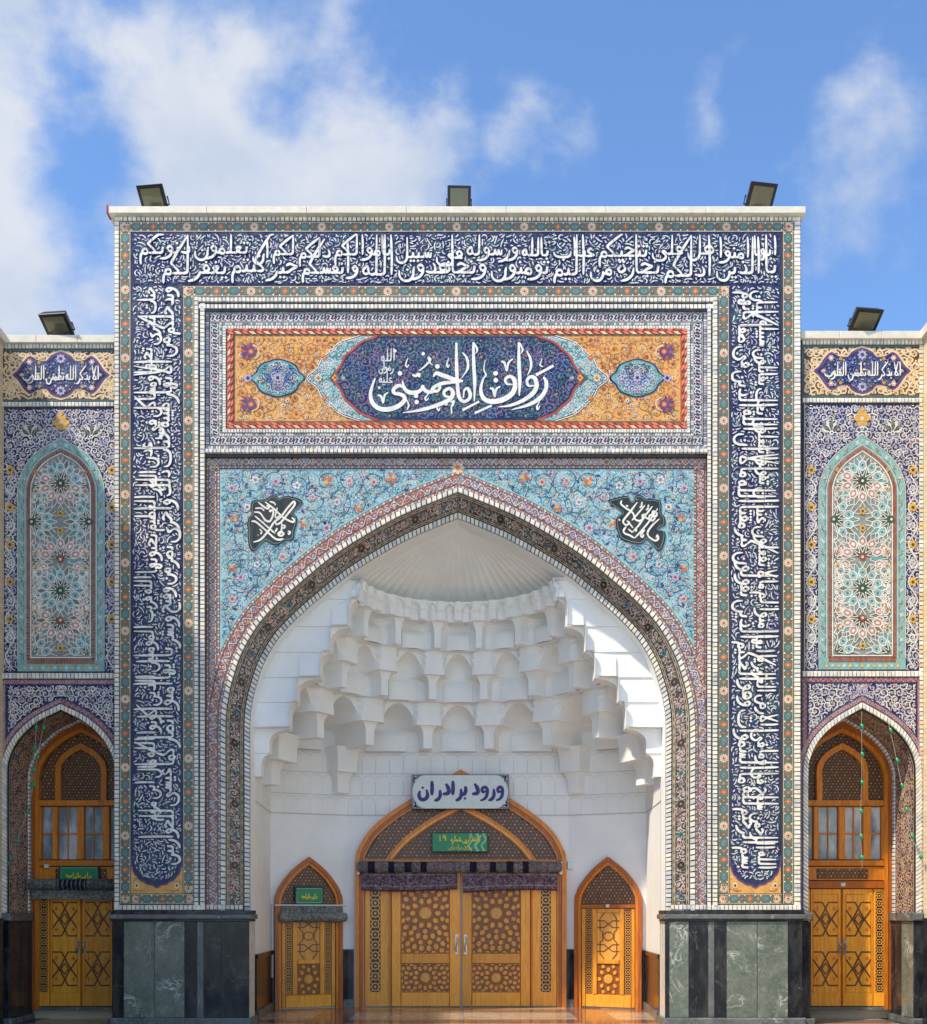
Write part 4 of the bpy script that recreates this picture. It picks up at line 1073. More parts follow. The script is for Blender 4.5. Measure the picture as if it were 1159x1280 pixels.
# frame border of the spandrel zone
ob = OB(ps)
vine_border(ob, placer(ps, 'top', 884, 585.5), 626, 16, .0045, rng)
vine_border(ob, placer(ps, 'up', 258, 880), 300, 16.5, .004, rng)
vine_border(ob, placer(ps, 'down', 884, 580), 300, 16.5, .004, rng)
ob.flower(572.5, 585, 9, 8, .012, 'cream', 'orange')
ob.build('spandrel_border', portal, recalc=False)
for side in (-1, 1):
    fa = arch_map(side)
    ob = OB(fa); LL = ARCH.L
    pl = (lambda l, b, h, fa=fa: fa(l, 37 + b, h))
    vine_border(ob, pl, LL, 18.5, .008, rng); ob.build('arch_vine_border', portal, recalc=False)
    ob = OB(fa)
    n = 110
    for i in range(n): ob.poly([(LL * i / n, 30), (LL * (i + 1) / n, 30), (LL * (i + 1) / n, 37.5), (LL * i / n, 37.5)], .004, 'grout')
    k = round(LL / 7.0)
    for i in range(k):
        a, b = LL * (i + .08) / k, LL * (i + .92) / k
        ob.tile([(a, 30.8), (b, 30.8), (b, 36.8), (a, 36.8)], .004, .032, rng.choice(('white', 'white2', 'white3')))
    for i in range(n):
        ob.poly([(LL * i / n, 0), (LL * (i + 1) / n, 0), (LL * (i + 1) / n, 8), (LL * i / n, 8)], .000, 'grout')
        ob.face([fa(LL * i / n, 0, 0), fa(LL * (i + 1) / n, 0, 0), fa(LL * (i + 1) / n, 0, -.385), fa(LL * i / n, 0, -.385)], 'plaster')
    k = round(LL / 6.0)
    for i in range(k):
        a, b = LL * (i + .08) / k, LL * (i + .92) / k
        ob.tile([(a, .5), (b, .5), (b, 7.2), (a, 7.2)], .0, .03, rng.choice(('white', 'white2', 'white3')))
    ob.build('glazed_brick_arch', portal, 'stuff', recalc=False)
    # splayed dark band
    ob = OB(fa)
    for i in range(n): ob.poly([(LL * i / n, 8), (LL * (i + 1) / n, 8), (LL * (i + 1) / n, 30), (LL * i / n, 30)], .003, 'umber')
    sb = ob.build('splayed_arch_band', portal, recalc=False)
    ob = OB(fa)
    for t in (9.2, 11.6, 26.4, 28.8): ob.ribbon([(LL * i / 160, t) for i in range(161)], .55, .006, 'cream')
    m = round(LL / 11); p = LL / m
    for i in range(m):
        for t, sg in ((10.4, 1), (27.6, -1)): ob.poly([((i + .1) * p, t), ((i + .5) * p, t - .9), ((i + .9) * p, t), ((i + .5) * p, t + .9)], .006, 'grey')
    scrolls(ob, lambda l, t: 0 < l < LL and 12.4 < t < 25.6, (0, 12, LL, 26), 8.4, .007, rng, ('white2', 'pink', 'grey'), ('cream', 'pink', 'white2', 'rose', 'grey'), ('pink', 'cream', 'white2', 'rose'), ('red', 'navy2'), lw=.6, leafs=6, flr=.34)
    k = round(LL / 40); p = LL / k
    for i in range(k):
        x = (i + .5) * p
        if i % 2: ob.disc(x, 19, 5.2, .012, 'olive', 14); ob.disc(x, 19, 4.5, .013, 'black', 14); ob.flower(x, 19, 3.4, 8, .014, 'brown', 'grey')
        else: ob.flower(x, 19, 4.0, 8, .012, 'teal', 'navy2')
    ob.build('scroll_inlay', sb, recalc=False)
# horizontal bead line under the arch jambs
ob = OB(plane_map(YS)); bead(ob, 257, 1131, 304, 1131, 6.5, 5, .01, .034, rng); bead(ob, 838, 1131, 884, 1131, 6.5, 5, .01, .034, rng); ob.build('glazed_brick_foot', portal, 'stuff', recalc=False)
# ------------------------------------------------------------------ recess, stalactite vault
VC = (XC, 0.44); KY = .92
JX = abs(PX(313, .38) - XC) + .004
PLAN = [(-JX, .76), (-3.26, 2.67), (-1.97, 3.2), (1.97, 3.2), (3.26, 2.67), (JX, .76)]     # relative to XC
def wall_R(th):
    """distance from the vault centre to the recess wall in direction th (0 = straight back)"""
    d = (math.sin(th), KY * math.cos(th)); best = 9
    for (a, b) in zip(PLAN[:-1], PLAN[1:]):
        ax, ay, bx, by = a[0], a[1] - VC[1], b[0], b[1] - VC[1]
        ex, ey = bx - ax, by - ay; den = d[0] * ey - d[1] * ex
        if abs(den) < 1e-9: continue
        r = (ax * ey - ay * ex) / den; q = (ax * d[1] - ay * d[0]) / den
        if r > 0 and -.001 <= q <= 1.001: best = min(best, r)
    return best if best < 9 else 3.25
DADO = 1.03
vault_z = [3.42, 3.77, 4.16, 4.55, 4.95, 5.33, 5.72, 6.11, 6.53, 6.79]
# upper walls of the recess: five plaster faces, each a part
for i, ((ax, ay), (bx, by)) in enumerate(zip(PLAN[:-1], PLAN[1:])):
    m = MB(); m.face([(XC + ax, ay, 0), (XC + bx, by, 0), (XC + bx, by, 4.96), (XC + ax, ay, 4.96)], 'plaster'); m.build('recess_wall', portal, recalc=False)
def on_wall(i, f, off=0.0, z=0.0):
    (ax, ay), (bx, by) = PLAN[i], PLAN[i + 1]
    L = math.hypot(bx - ax, by - ay); nx, ny = (by - ay) / L, -(bx - ax) / L
    return (XC + ax + (bx - ax) * f + nx * off, ay + (by - ay) * f + ny * off, z)
def wall_strip(mb, z0, z1, off, mat, lo=0, hi=5):
    for i in range(lo, hi):
        q = [on_wall(i, 0, off), on_wall(i, 1, off)]
        mb.face([(q[0][0], q[0][1], z0), (q[1][0], q[1][1], z0), (q[1][0], q[1][1], z1), (q[0][0], q[0][1], z1)], mat)
        mb.face([(q[0][0], q[0][1], z1), (q[1][0], q[1][1], z1), on_wall(i, 1, 0, z1), on_wall(i, 0, 0, z1)], mat)
mb = MB(); wall_strip(mb, 3.41, 3.432, .008, 'plaster_joint'); mb.build('string_course', portal, recalc=False)
# engraved joints of the flat lower courses
for (z0, z1, n) in ((3.432, 3.77, 20), (3.77, 4.16, 20), (4.16, 4.55, 20)):
    mb = MB()
    for i in (1, 2, 3):
        f_n = {1: 6, 2: 16, 3: 6}[i]
        for k in range(f_n + 1):
            f0 = k / f_n
            a = on_wall(i, max(0, f0 - .0011), .005); b = on_wall(i, min(1, f0 + .0011), .005)
            mb.face([(a[0], a[1], z0), (b[0], b[1], z0), (b[0], b[1], z1 - .14), (a[0], a[1], z1 - .14)], 'plaster_joint')
            if k == f_n: continue
            P = [(f0 + (.5 - .5 * math.cos(math.pi * q / 10)) / f_n, z1 - .14 + .1 * math.sin(math.pi * q / 10)) for q in range(11)]
            for (fa, za), (fb, zb) in zip(P[:-1], P[1:]):
                A, B = on_wall(i, fa, .005), on_wall(i, fb, .005)
                mb.face([(A[0], A[1], za), (B[0], B[1], zb), (B[0], B[1], zb + .007), (A[0], A[1], za + .007)], 'plaster_joint')
        A, B = on_wall(i, 0, .0045), on_wall(i, 1, .0045)
        mb.face([(A[0], A[1], z1 - .005), (B[0], B[1], z1 - .005), (B[0], B[1], z1 + .006), (A[0], A[1], z1 + .006)], 'plaster_joint')
    mb.build('engraved_course', portal, 'stuff', recalc=False)
vault = MB()
def pol(th, r, z): return (VC[0] + r * math.sin(th), VC[1] + KY * r * math.cos(th), z)
def cell(name, th0, th1, z0, z1, Rp, Rb, Rback, pw=.15, bw=.50, apex=.99, split=.5, nt=26, nu=9, blk=.10, fold=.11):
    """one stalactite cell from pendant to pendant: niche with pointed hood between two stepped corbels"""
    mb = MB(); tc_, hw = (th0 + th1) / 2, (th1 - th0) / 2
    ts = []
    for i in range(nt + 1):
        t = i / nt
        ts.append(t)
    ts = sorted(set(ts + [.459, .461, .44, split - 1e-4, split + 1e-4, .36, .6, apex]))
    def wob(p, t):                     # every corbel is a prism of its own: the ring steps back between them
        if not fold or t < split: return 0.0
        x = min(1, max(0, (1 - bw * .8 - p) / (bw * .12 + .02))); return fold * x + .03 * max(0, 1 - p) * (1 if p > 1 - bw * .8 else 0)
    KS = [0, .2, .4, .5, .58 - 1e-6, -.58, .66, .76, .86, .94, 1.0]
    rows = []
    for t in ts:
        if t < split:
            f = max(0, (t - .30) / (split - .30)); a = (1 - pw) - (.13 * f ** 2.0)
            Rf = Rp - .035 * f ** 2
        else:
            if t < .60: a = 1 - bw
            elif t < apex: a = (1 - bw) * max(0, 1 - ((t - .60) / (apex - .60)) ** 1.9) ** .62
            else: a = 0
            f = max(0, (t - .80) / .20); Rf = Rb - .015 * f ** 2
        z = z0 + (z1 - z0) * t
        row = []
        for side in (-1, 1):
            half = []
            for kq in KS:
                k = abs(kq) * nu; p = a * abs(kq); th = tc_ + side * p * hw
                back = Rback(th) if callable(Rback) else Rback
                if t < .56: Rn = back - (blk * (.55 + .45 * (1 - (abs(kq) / .58) ** 2)) * (1 - .75 * max(0, (t - .26) / .2) ** 2) if t < .46 and (abs(kq) < .58 and kq != -.58) else 0)
                else:
                    x = min(1, (t - .56) / (apex - .56)); Rn = back - (back - Rf) * (1 - math.sqrt(max(0, 1 - x ** 2.4)))
                if t > .44:
                    g = min(1, (t - .44) / .10); c = math.sqrt(max(0, 1 - (k / nu) ** 2.6)); Rn = Rn * (1 - g) + g * (Rf + (Rn - Rf) * (.25 + .75 * c))
                half.append(pol(th, max(Rn, Rf + wob(p, t)), z))
            for k in range(7):
                p = a + (1 - a) * k / 6; half.append(pol(tc_ + side * p * hw, Rf + wob(p, t), z))
            row.append(half)
        rows.append(row[0][::-1] + row[1][1:])
    for r0, r1 in zip(rows[:-1], rows[1:]):
        for i in range(len(r0) - 1): mb.face([r0[i], r0[i + 1], r1[i + 1], r1[i]], 'plaster')
    # undersides of the pendants
    r0 = rows[0]
    for side, sl in ((-1, r0[:7]), (1, r0[-7:])):
        for i in range(6):
            bk = []
            for p in (sl[i], sl[i + 1]):
                d = Vector((p[0] - VC[0], p[1] - VC[1], 0)); th = math.atan2(d.x, d.y / KY); back = Rback(th) if callable(Rback) else Rback
                bk.append(pol(th, back + .02, p[2]))
            mb.face([sl[i], sl[i + 1], bk[1], bk[0]], 'plaster')
    return mb.build(name, VAULT, smooth=32)
VAULT = empty('stalactite_vault', (VC[0], VC[1], 3.4)); VAULT.parent = portal; VAULT.matrix_parent_inverse = WORLD_INV(portal)
ANG = [R_(a) for a in (-87, -60, -35.5, -11.8, 11.8, 35.5, 60, 87)]
for (z0, z1, Rp, Rb, Rk) in ((4.55, 5.33, 2.60, 2.48, lambda th: max(wall_R(th) - .02, 2.72)), (5.33, 6.11, 2.12, 1.97, 2.46), (6.11, 6.80, 1.69, 1.56, 1.95)):
    for a, b in zip(ANG[:-1], ANG[1:]):
        cell('stalactite_cell', a, b, z0, z1, Rp, Rb, Rk, split=.5 if z1 < 6.5 else .61, apex=.985 if z1 < 6.5 else .99)
# small brackets under the dome
SM = [R_(-88 + 176 * i / 16) for i in range(17)]
for a, b in zip(SM[:-1], SM[1:]):
    cell('dome_bracket', a, b, 6.53, 6.83, 1.52, 1.47, 1.64, pw=.38, bw=.5, apex=.92, nt=14, nu=5, blk=0, fold=.04)
# corner corbels below the lowest tier
def corbel(th, z0, zm, z1, R0, w0, w1, R1):
    mb = MB(); n = 8
    def ringp(z, w, r):
        return [pol(th - w, wall_R(th - w) + .05, z), pol(th - w, r, z), pol(th - w * .5, r - .015, z), pol(th + w * .5, r - .015, z), pol(th + w, r, z), pol(th + w, wall_R(th + w) + .05, z)]
    prof = [(z0, w0, R0), (z0 + (zm - z0) * .55, w0, R0), (z0 + (zm - z0) * .8, w0 * 1.15, R0 - .02), (zm - .001, w0 * 1.5, R0 - .05), (zm, w1, R1), (zm + (z1 - zm) * .5, w1, R1), (zm + (z1 - zm) * .8, w1 * 1.1, R1 - .02), (z1, w1 * 1.3, R1 - .06)]
    R = [ringp(*p) for p in prof]
    for a, b in zip(R[:-1], R[1:]):
        for i in range(5): mb.face([a[i], a[i + 1], b[i + 1], b[i]], 'plaster')
    mb.face(R[0], 'plaster'); mb.face(R[-1], 'plaster')
    mb.build('corner_corbel', VAULT, smooth=25)
for sg in (-1, 1):
    corbel(sg * R_(36), 3.80, 4.16, 4.60, wall_R(R_(36)) - .16, R_(1.9), R_(3.4), wall_R(R_(36)) - .30)
    corbel(sg * R_(66), 3.78, 4.16, 4.60, wall_R(R_(66)) - .24, R_(2.2), R_(5.2), wall_R(R_(66)) - .46)
# end blocks against the front arch: cavetto steps
STEP = [(3.80, 4.16, 3.06, 2.93), (4.16, 4.55, 2.93, 2.61), (4.55, 4.95, 2.61, 2.49), (4.95, 5.33, 2.49, 2.13), (5.33, 5.72, 2.13, 1.96), (5.72, 6.11, 1.96, 1.67), (6.11, 6.53, 1.67, 1.545), (6.53, 6.82, 1.545, 1.50)]
_jy = .6035
for side in (-1, 1):
    for si, (z0, z1, r, rn) in enumerate(STEP):
        mb = MB(); h = z1 - z0; yf = .74 - .018 * si
        P = [(r + 1.5, z0), (r, z0), (r, z0 + h * .45)]
        for k in range(1, 8):
            a = math.pi / 2 * k / 8; P.append((r - (r - rn - .012) * (1 - math.cos(a)), z0 + h * (.45 + .50 * math.sin(a))))
        P += [(rn + .012, z0 + h * .96), (rn + .012, z1 - .002), (r + 1.5, z1 - .002)]
        mb.prism(P, lambda p: (XC + side * p[0], yf, p[1]), lambda p: (XC + side * p[0], .98, p[1]), 'plaster')
        mb.build('stepped_block', VAULT)
# fluted half dome, profile of the arch itself
half = ARCH.line(0, -1); hz = [(PZ(v, .4), (572.5 - u) / (SPX * DCAM) * (DCAM + .4)) for u, v in half]
zs = np.array([a for a, b in hz]); rs = np.array([b for a, b in hz])
o_ = np.argsort(zs); zs, rs = zs[o_], rs[o_]
def dome_r(z): return float(np.interp(z, zs, rs))
mb = MB(); NF = 30; zt = float(zs[-1]); zz = [6.82 + (zt + .06 - 6.82) * i / 16 for i in range(17)]
for f in range(NF):
    m2 = MB(); a0, a1 = -math.pi / 2 + math.pi * f / NF, -math.pi / 2 + math.pi * (f + 1) / NF
    rows = []
    for z in zz:
        t = (z - 6.82) / (zt + .06 - 6.82)
        r = max(.02, dome_r(min(z, zt)) + .05 if z < zt else .03) 
        row = []
        for k in range(7):
            a = a0 + (a1 - a0) * k / 6; sc = 1 + (.032 * (1 - t * .5)) * math.sin(math.pi * k / 6) ** .8
            row.append((XC + r * sc * math.sin(a), .56 + r * sc * math.cos(a) * .95, z))
        rows.append(row)
    for r0, r1 in zip(rows[:-1], rows[1:]):
        for i in range(6): m2.face([r0[i], r0[i + 1], r1[i + 1], r1[i]], 'plaster')
    m2.build('dome_flute', VAULT, smooth=30)
mb = MB()
for f in range(24):
    a0, a1 = -math.pi / 2 + math.pi * f / 24, -math.pi / 2 + math.pi * (f + 1) / 24
    mb.face([(XC + 1.46 * math.sin(a0), .5 + 1.46 * math.cos(a0), 6.825), (XC + 1.46 * math.sin(a1), .5 + 1.46 * math.cos(a1), 6.825), (XC + 2.1 * math.sin(a1), .5 + 2.1 * math.cos(a1), 6.825), (XC + 2.1 * math.sin(a0), .5 + 2.1 * math.cos(a0), 6.825)], 'plaster')
mb.build('dome_ledge', VAULT, recalc=False)
for (zl, r0, r1) in ((5.332, 2.40, 2.95), (6.112, 1.90, 2.5)):
    mb = MB()
    for f in range(40):
        a0, a1 = R_(-82 + 164 * f / 40), R_(-82 + 164 * (f + 1) / 40)
        mb.face([pol(a0, r0, zl), pol(a1, r0, zl), pol(a1, r1, zl), pol(a0, r1, zl)], 'plaster')
    mb.build('tier_ledge', VAULT, recalc=False)

# ------------------------------------------------------------------ marble plinths of the piers
def slab(mb_name, x0, x1, y0, y1, z0, z1, mat, bev=.006, parent=portal):
    m = MB(); m.box(x0, x1, y0, y1, z0, z1, mat, bev); return m.build(mb_name, parent)
ZB, ZT = .12, PZ(1152)
def pier(us, front, edgeL, edgeR, inner):
    """us: list of (px0, px1, material) slabs on the front of the plinth"""
    x0, x1 = PX(us[0][0]), PX(us[-1][1])
    slab('plinth_core', x0 + .004, x1 - .004, front + .03, .42, 0, PZ(1139) - .004, 'white2', 0)
    for a, b, mt in us: slab('marble_slab', PX(a) + .005, PX(b) - .005, front, front + .06, ZB, ZT, mt, .004)
    # moulded top: roll and fillet
    for (z0, z1, pr) in ((ZT, PZ(1149), .01), (PZ(1149), PZ(1143), .045), (PZ(1143), PZ(1138), .018)):
        slab('plinth_moulding', x0 - pr, x1 + pr, front - pr, .40, z0 + .001, z1 - .001, 'marble_grey' if pr > .04 else 'marble_black', .012 if pr > .04 else .003)
    slab('plinth_base', x0 - .04, x1 + .04, front - .06, .40, 0, ZB - .002, 'marble_grey', .02)
pier([(141, 155, 'marble_black'), (155, 193.5, 'marble_green'), (193.5, 231, 'marble_green'), (231, 246.5, 'marble_black'), (246.5, 255, 'marble_grey'), (255, 278, 'marble_black'), (278, 312, 'marble_black')], -.02, 0, 0, 0)
pier([(831, 836.5, 'marble_black'), (836.5, 861, 'marble_green'), (861, 885, 'marble_black'), (885, 893, 'marble_grey'), (893, 908, 'marble_black'), (908, 946.5, 'marble_green'), (946.5, 985, 'marble_green'), (985, 1003, 'marble_black')], -.02, 0, 0, 0)
# dado inside the recess
def dado(i, f0, f1):
    a, b = on_wall(i, f0), on_wall(i, f1)
    def quadbox(name, z0, z1, off, mat):
        m = MB(); P = [on_wall(i, f0, 0), on_wall(i, f1, 0), on_wall(i, f1, off), on_wall(i, f0, off)]
        m.prism([(p[0], p[1]) for p in P], lambda p: (p[0], p[1], z0), lambda p: (p[0], p[1], z1), mat); m.build(name, portal)
    quadbox('dado_slab', .14, DADO - .07, .03, 'marble_black'); quadbox('dado_cap', DADO - .069, DADO, .05, 'marble_black'); quadbox('dado_base', 0, .139, .06, 'marble_grey')
dado(0, .0, .33); dado(0, .335, .66); dado(0, .665, .985); dado(4, .015, .33); dado(4, .335, .66); dado(4, .665, 1.0)
dado(1, .0, .035); dado(1, .925, .99); dado(2, .0, .025); dado(2, .975, 1.0); dado(3, .01, .075); dado(3, .965, 1.0)
# ------------------------------------------------------------------ doors (parts of the building they belong to)
def arch_prism(mb, f, outer, inner, h0, h1, mat):
    """a band between two open polylines of equal count, extruded from height h0 to h1"""
    for i in range(len(outer) - 1):
        a, b, c, d = outer[i], outer[i + 1], inner[i + 1], inner[i]
        mb.face([f(*a, h1), f(*b, h1), f(*c, h1), f(*d, h1)], mat)
        mb.face([f(*a, h0), f(*b, h0), f(*b, h1), f(*a, h1)], mat); mb.face([f(*d, h0), f(*c, h0), f(*c, h1), f(*d, h1)], mat)
def plank(mb, f, u0, v0, u1, v1, h0, h1, mat, e=0.0):
    """a box on a mapped plane with a bevelled face"""
    A = [(u0, v0), (u1, v0), (u1, v1), (u0, v1)]
    su, sv = (1 if u1 > u0 else -1), (1 if v1 > v0 else -1)
    B = [(u0 + su * e, v0 + sv * e), (u1 - su * e, v0 + sv * e), (u1 - su * e, v1 - sv * e), (u0 + su * e, v1 - sv * e)]
    mb.face([f(*p, h1) for p in B], mat)
    for i in range(4):
        j = (i + 1) % 4; mb.face([f(*A[i], h0), f(*A[j], h0), f(*B[j], h1), f(*B[i], h1)], mat)
def part(name, parent, fn, f, kind=None, smooth=None):
    ob = OB(f); fn(ob); return ob.build(name, parent, kind, recalc=False)
def lattice(ob, inside, box, step, h, ground_pts, ground='wood_dark', light='wood_lattice', dark='wood_walnut', unit=1.0):
    """pierced lattice: six-pointed strapwork over a dark ground"""
    if ground_pts: ob.fill(ground_pts, h, ground)
    u0, v0, u1, v1 = box; r = 0; v = v0 - step
    while v < v1 + step:
        u = u0 - step + (step / 2 if r % 2 else 0)
        while u < u1 + step:
            if inside(u, v):
                ob.disc(u, v, step * .2, h + .008 * unit, light if (r + int(u / step)) % 3 else 'wood_inlay', 6, .52)
                for q in range(3):
                    a = q * math.pi / 3; e = (u + step * math.cos(a), v + step * .86 / .866 * math.sin(a))
                    ob.ribbon([(u + (e[0] - u) * t / 4, v + (e[1] - v) * t / 4) for t in range(5)], step * .13, h + .003 * unit, light, inside)
                    m = (u + step * .5 * math.cos(a) , v + step * .5 * math.sin(a)); n2 = (-math.sin(a) * step * .29, math.cos(a) * step * .29)
                    ob.ribbon([(m[0] - n2[0], m[1] - n2[1]), m, (m[0] + n2[0], m[1] + n2[1])], step * .1, h + .005 * unit, dark, inside)
            u += step
        v += step * .86; r += 1
def rosette_panel(ob, u0, v0, u1, v1, h, rise, n=10, r0=None, ground='wood_joint', mats=('wood_inlay', 'wood_honey', 'wood_inlay')):
    """radial star panel of small raised wooden pieces"""
    ob.rect(u0, v0, u1, v1, h, ground)
    cu, cv = (u0 + u1) / 2, (v0 + v1) / 2; W = abs(u1 - u0); Hh = abs(v1 - v0); R0 = r0 or W * .125
    lo_u, hi_u, lo_v, hi_v = min(u0, u1), max(u0, u1), min(v0, v1), max(v0, v1)
    def piece(a, r, sr, st, m, k=6):
        P = []
        for i in range(k):
            b = 2 * math.pi * i / k; x = r + sr * math.cos(b); y = st * math.sin(b)
            P.append((min(max(cu + x * math.cos(a) - y * math.sin(a), lo_u + .01 * W), hi_u - .01 * W), min(max(cv + x * math.sin(a) + y * math.cos(a), lo_v + .01 * W), hi_v - .01 * W)))
        if abs(P[0][0] - P[k // 2][0]) + abs(P[0][1] - P[k // 2][1]) < W * .02: return
        b = len(ob.v); kk = ob.mi(m); c = (sum(p[0] for p in P) / k, sum(p[1] for p in P) / k)
        ob.v += [ob.fm(p[0], p[1], h) for p in P] + [ob.fm(p[0] + (c[0] - p[0]) * .15, p[1] + (c[1] - p[1]) * .15, h + rise) for p in P]
        ob.f.append(tuple(b + k + i for i in range(k))); ob.m.append(kk)
        for i in range(k):
            j = (i + 1) % k; ob.f.append((b + i, b + j, b + k + j, b + k + i)); ob.m.append(kk)
    piece(0, 0, R0, R0, mats[0], 12)
    ring = 1; r = R0
    Rmax = math.hypot(W, Hh) / 2
    while r < Rmax:
        r += R0 * (.95 if ring == 1 else .88); cnt = n if ring <= 2 else (2 * n if ring <= 4 else 3 * n)
        size = min(R0 * .50, math.pi * r / cnt * .98)
        for i in range(cnt):
            a = 2 * math.pi * (i + (.5 if ring % 2 == 0 else 0)) / cnt
            x, y = cu + r * math.cos(a), cv + r * math.sin(a)
            if lo_u - size * .4 < x < hi_u + size * .4 and lo_v - size * .4 < y < hi_v + size * .4: piece(a, r, size * (1.05 if ring % 2 else .85), size * .85, mats[(ring + (i % 2 if ring > 2 else 0)) % len(mats)])
        ring += 1
def star_strip(ob, u0, v0, u1, v1, h, unit=1.0, ground='wood_dark', light='wood_inlay'):
    """narrow lattice strip: chain of eight-pointed rings"""
    ob.rect(u0, v0, u1, v1, h, ground); W = abs(u1 - u0); c = (u0 + u1) / 2; n = max(1, round(abs(v1 - v0) / W)); p = (v1 - v0) / n
    for i in range(n):
        v = v0 + (i + .5) * p
        R1 = [(c + W * .36 * math.cos(q * math.pi / 4), v + W * .36 * math.sin(q * math.pi / 4)) for q in range(9)]
        ob.ribbon(R1, W * .1, h + .003 * unit, light)
        ob.disc(c, v, W * .12, h + .004 * unit, light, 8)
        for sx in (-1, 1):
            ob.ribbon([(c + sx * W * .36, v), (c + sx * W * .49, v)], W * .09, h + .0035 * unit, light)
            for sy in (-1, 1): ob.ribbon([(c + sx * W * .25, v + sy * W * .26), (c + sx * W * .48, v + sy * W * .48)], W * .08, h + .0035 * unit, light)
def door_handle(f, u, v0, v1, parent, w, h0):
    mb = MB(); n = 8
    P = [Vector(f(u + w * .25 * math.sin(math.pi * i / n * 2), v0 + (v1 - v0) * i / n, h0 + .05 * math.sin(math.pi * i / n))) for i in range(n + 1)]
    mb.tube(P, .013, 'metal_steel', 8)
    mb.build('handle', parent, smooth=40)
    ob = OB(f); plank(ob, f, u - w * .5, v0 - (v1 - v0) * .15, u + w * .5, v1 + (v1 - v0) * .15, h0 - .004, h0 + .008, 'metal_steel'); ob.build('lock_plate', parent, recalc=False)

# --- main door
YD = 3.19
fd = plane_map(YD)
DA = Arch([(456, 1259), (456, 1170), (456, 1082), (460, 1064), (471, 1046), (490, 1029), (512, 1014), (541, 996), (576, 976)], 576, 12, 60, 5)
main_door = empty('arched_double_door', (PX(576, YD), YD, 0)); main_door.parent = portal; main_door.matrix_parent_inverse = WORLD_INV(portal)
main_door['label'] = 'wide arched double door in the middle of the recess'
mb = MB()
arch_prism(mb, fd, DA.line(11.5), DA.line(6), .0, .10, 'wood_amber'); arch_prism(mb, fd, DA.line(5.8), DA.line(2.5), 0, .075, 'wood_deep'); arch_prism(mb, fd, DA.line(2.4), DA.line(0), 0, .055, 'wood_amber')
mb.build('door_frame', main_door)
tl = DA.line(0); tymp = [p for p in tl if p[1] < 1078]; tymp = [(456, 1078)] + tymp + [(696, 1078)]
it = in_poly(tymp)
RA = Arch([(487, 1082), (502, 1063), (517, 1049), (541, 1032), (559, 1022), (576, 1013)], 576, 9, 30, 4)
part('tympanum_lattice', main_door, lambda ob: lattice(ob, it, (456, 980, 697, 1077), 5.0, .012, tymp), fd, 'stuff')
mb = MB(); arch_prism(mb, fd, RA.line(8.5), RA.line(4.6), .01, .065, 'wood_amber'); arch_prism(mb, fd, RA.line(4.5), RA.line(1.5), .01, .085, 'wood_honey'); arch_prism(mb, fd, RA.line(1.4), RA.line(0), .01, .05, 'wood_deep')
mb.build('ogee_rib', main_door)
def rail(name, parent, f, u0, v0, u1, v1, h0, h1, mat, e=.8): 
    ob = OB(f); plank(ob, f, u0, v0, u1, v1, h0, h1, mat, e); return ob.build(name, parent, recalc=False)
rail('transom', main_door, fd, 456, 1074, 696, 1081, .01, .09, 'wood_amber')
for (a, b) in ((489.5, 575.6), (577.4, 663)):
    rail('door_leaf', main_door, fd, a, 1081, b, 1258, .005, .03, 'wood_inlay', .1)
    c0, c1 = (501.5, 562) if a < 500 else (590, 650.5)
    for (u0, v0, u1, v1, nm) in ((a, 1081, c0, 1258, 'stile'), (c1, 1081, b, 1258, 'stile'), (c0, 1191.5, c1, 1204.5, 'rail'), (c0, 1240, c1, 1258, 'rail'), (c0, 1081, c1, 1092, 'rail')):
        rail(nm, main_door, fd, u0, v0, u1, v1, .03, .062, 'wood_honey', .7)
    part('star_panel', main_door, lambda ob: rosette_panel(ob, c0, 1092, c1, 1191.5, .032, .02, 10, 8), fd)
    part('star_panel', main_door, lambda ob: rosette_panel(ob, c0, 1204.5, c1, 1240, .032, .02, 12, 6.5), fd)
for (a, b, s0, s1) in ((456.5, 488, 463, 476), (664.5, 696, 676, 688.5)):
    rail('side_panel', main_door, fd, a, 1081, b, 1258, .005, .04, 'wood_honey', .5)
    part('lattice_strip', main_door, lambda ob: star_strip(ob, s0, 1083, s1, 1240, .044), fd)
    rail('mullion', main_door, fd, b - 1.5 if a < 500 else a - 1.5, 1081, (b if a < 500 else a) + 1.5, 1258, .03, .075, 'wood_amber', .6)
door_handle(fd, 571, 1171, 1190, main_door, 3.4, .066); door_handle(fd, 582, 1171, 1190, main_door, 3.4, .066)

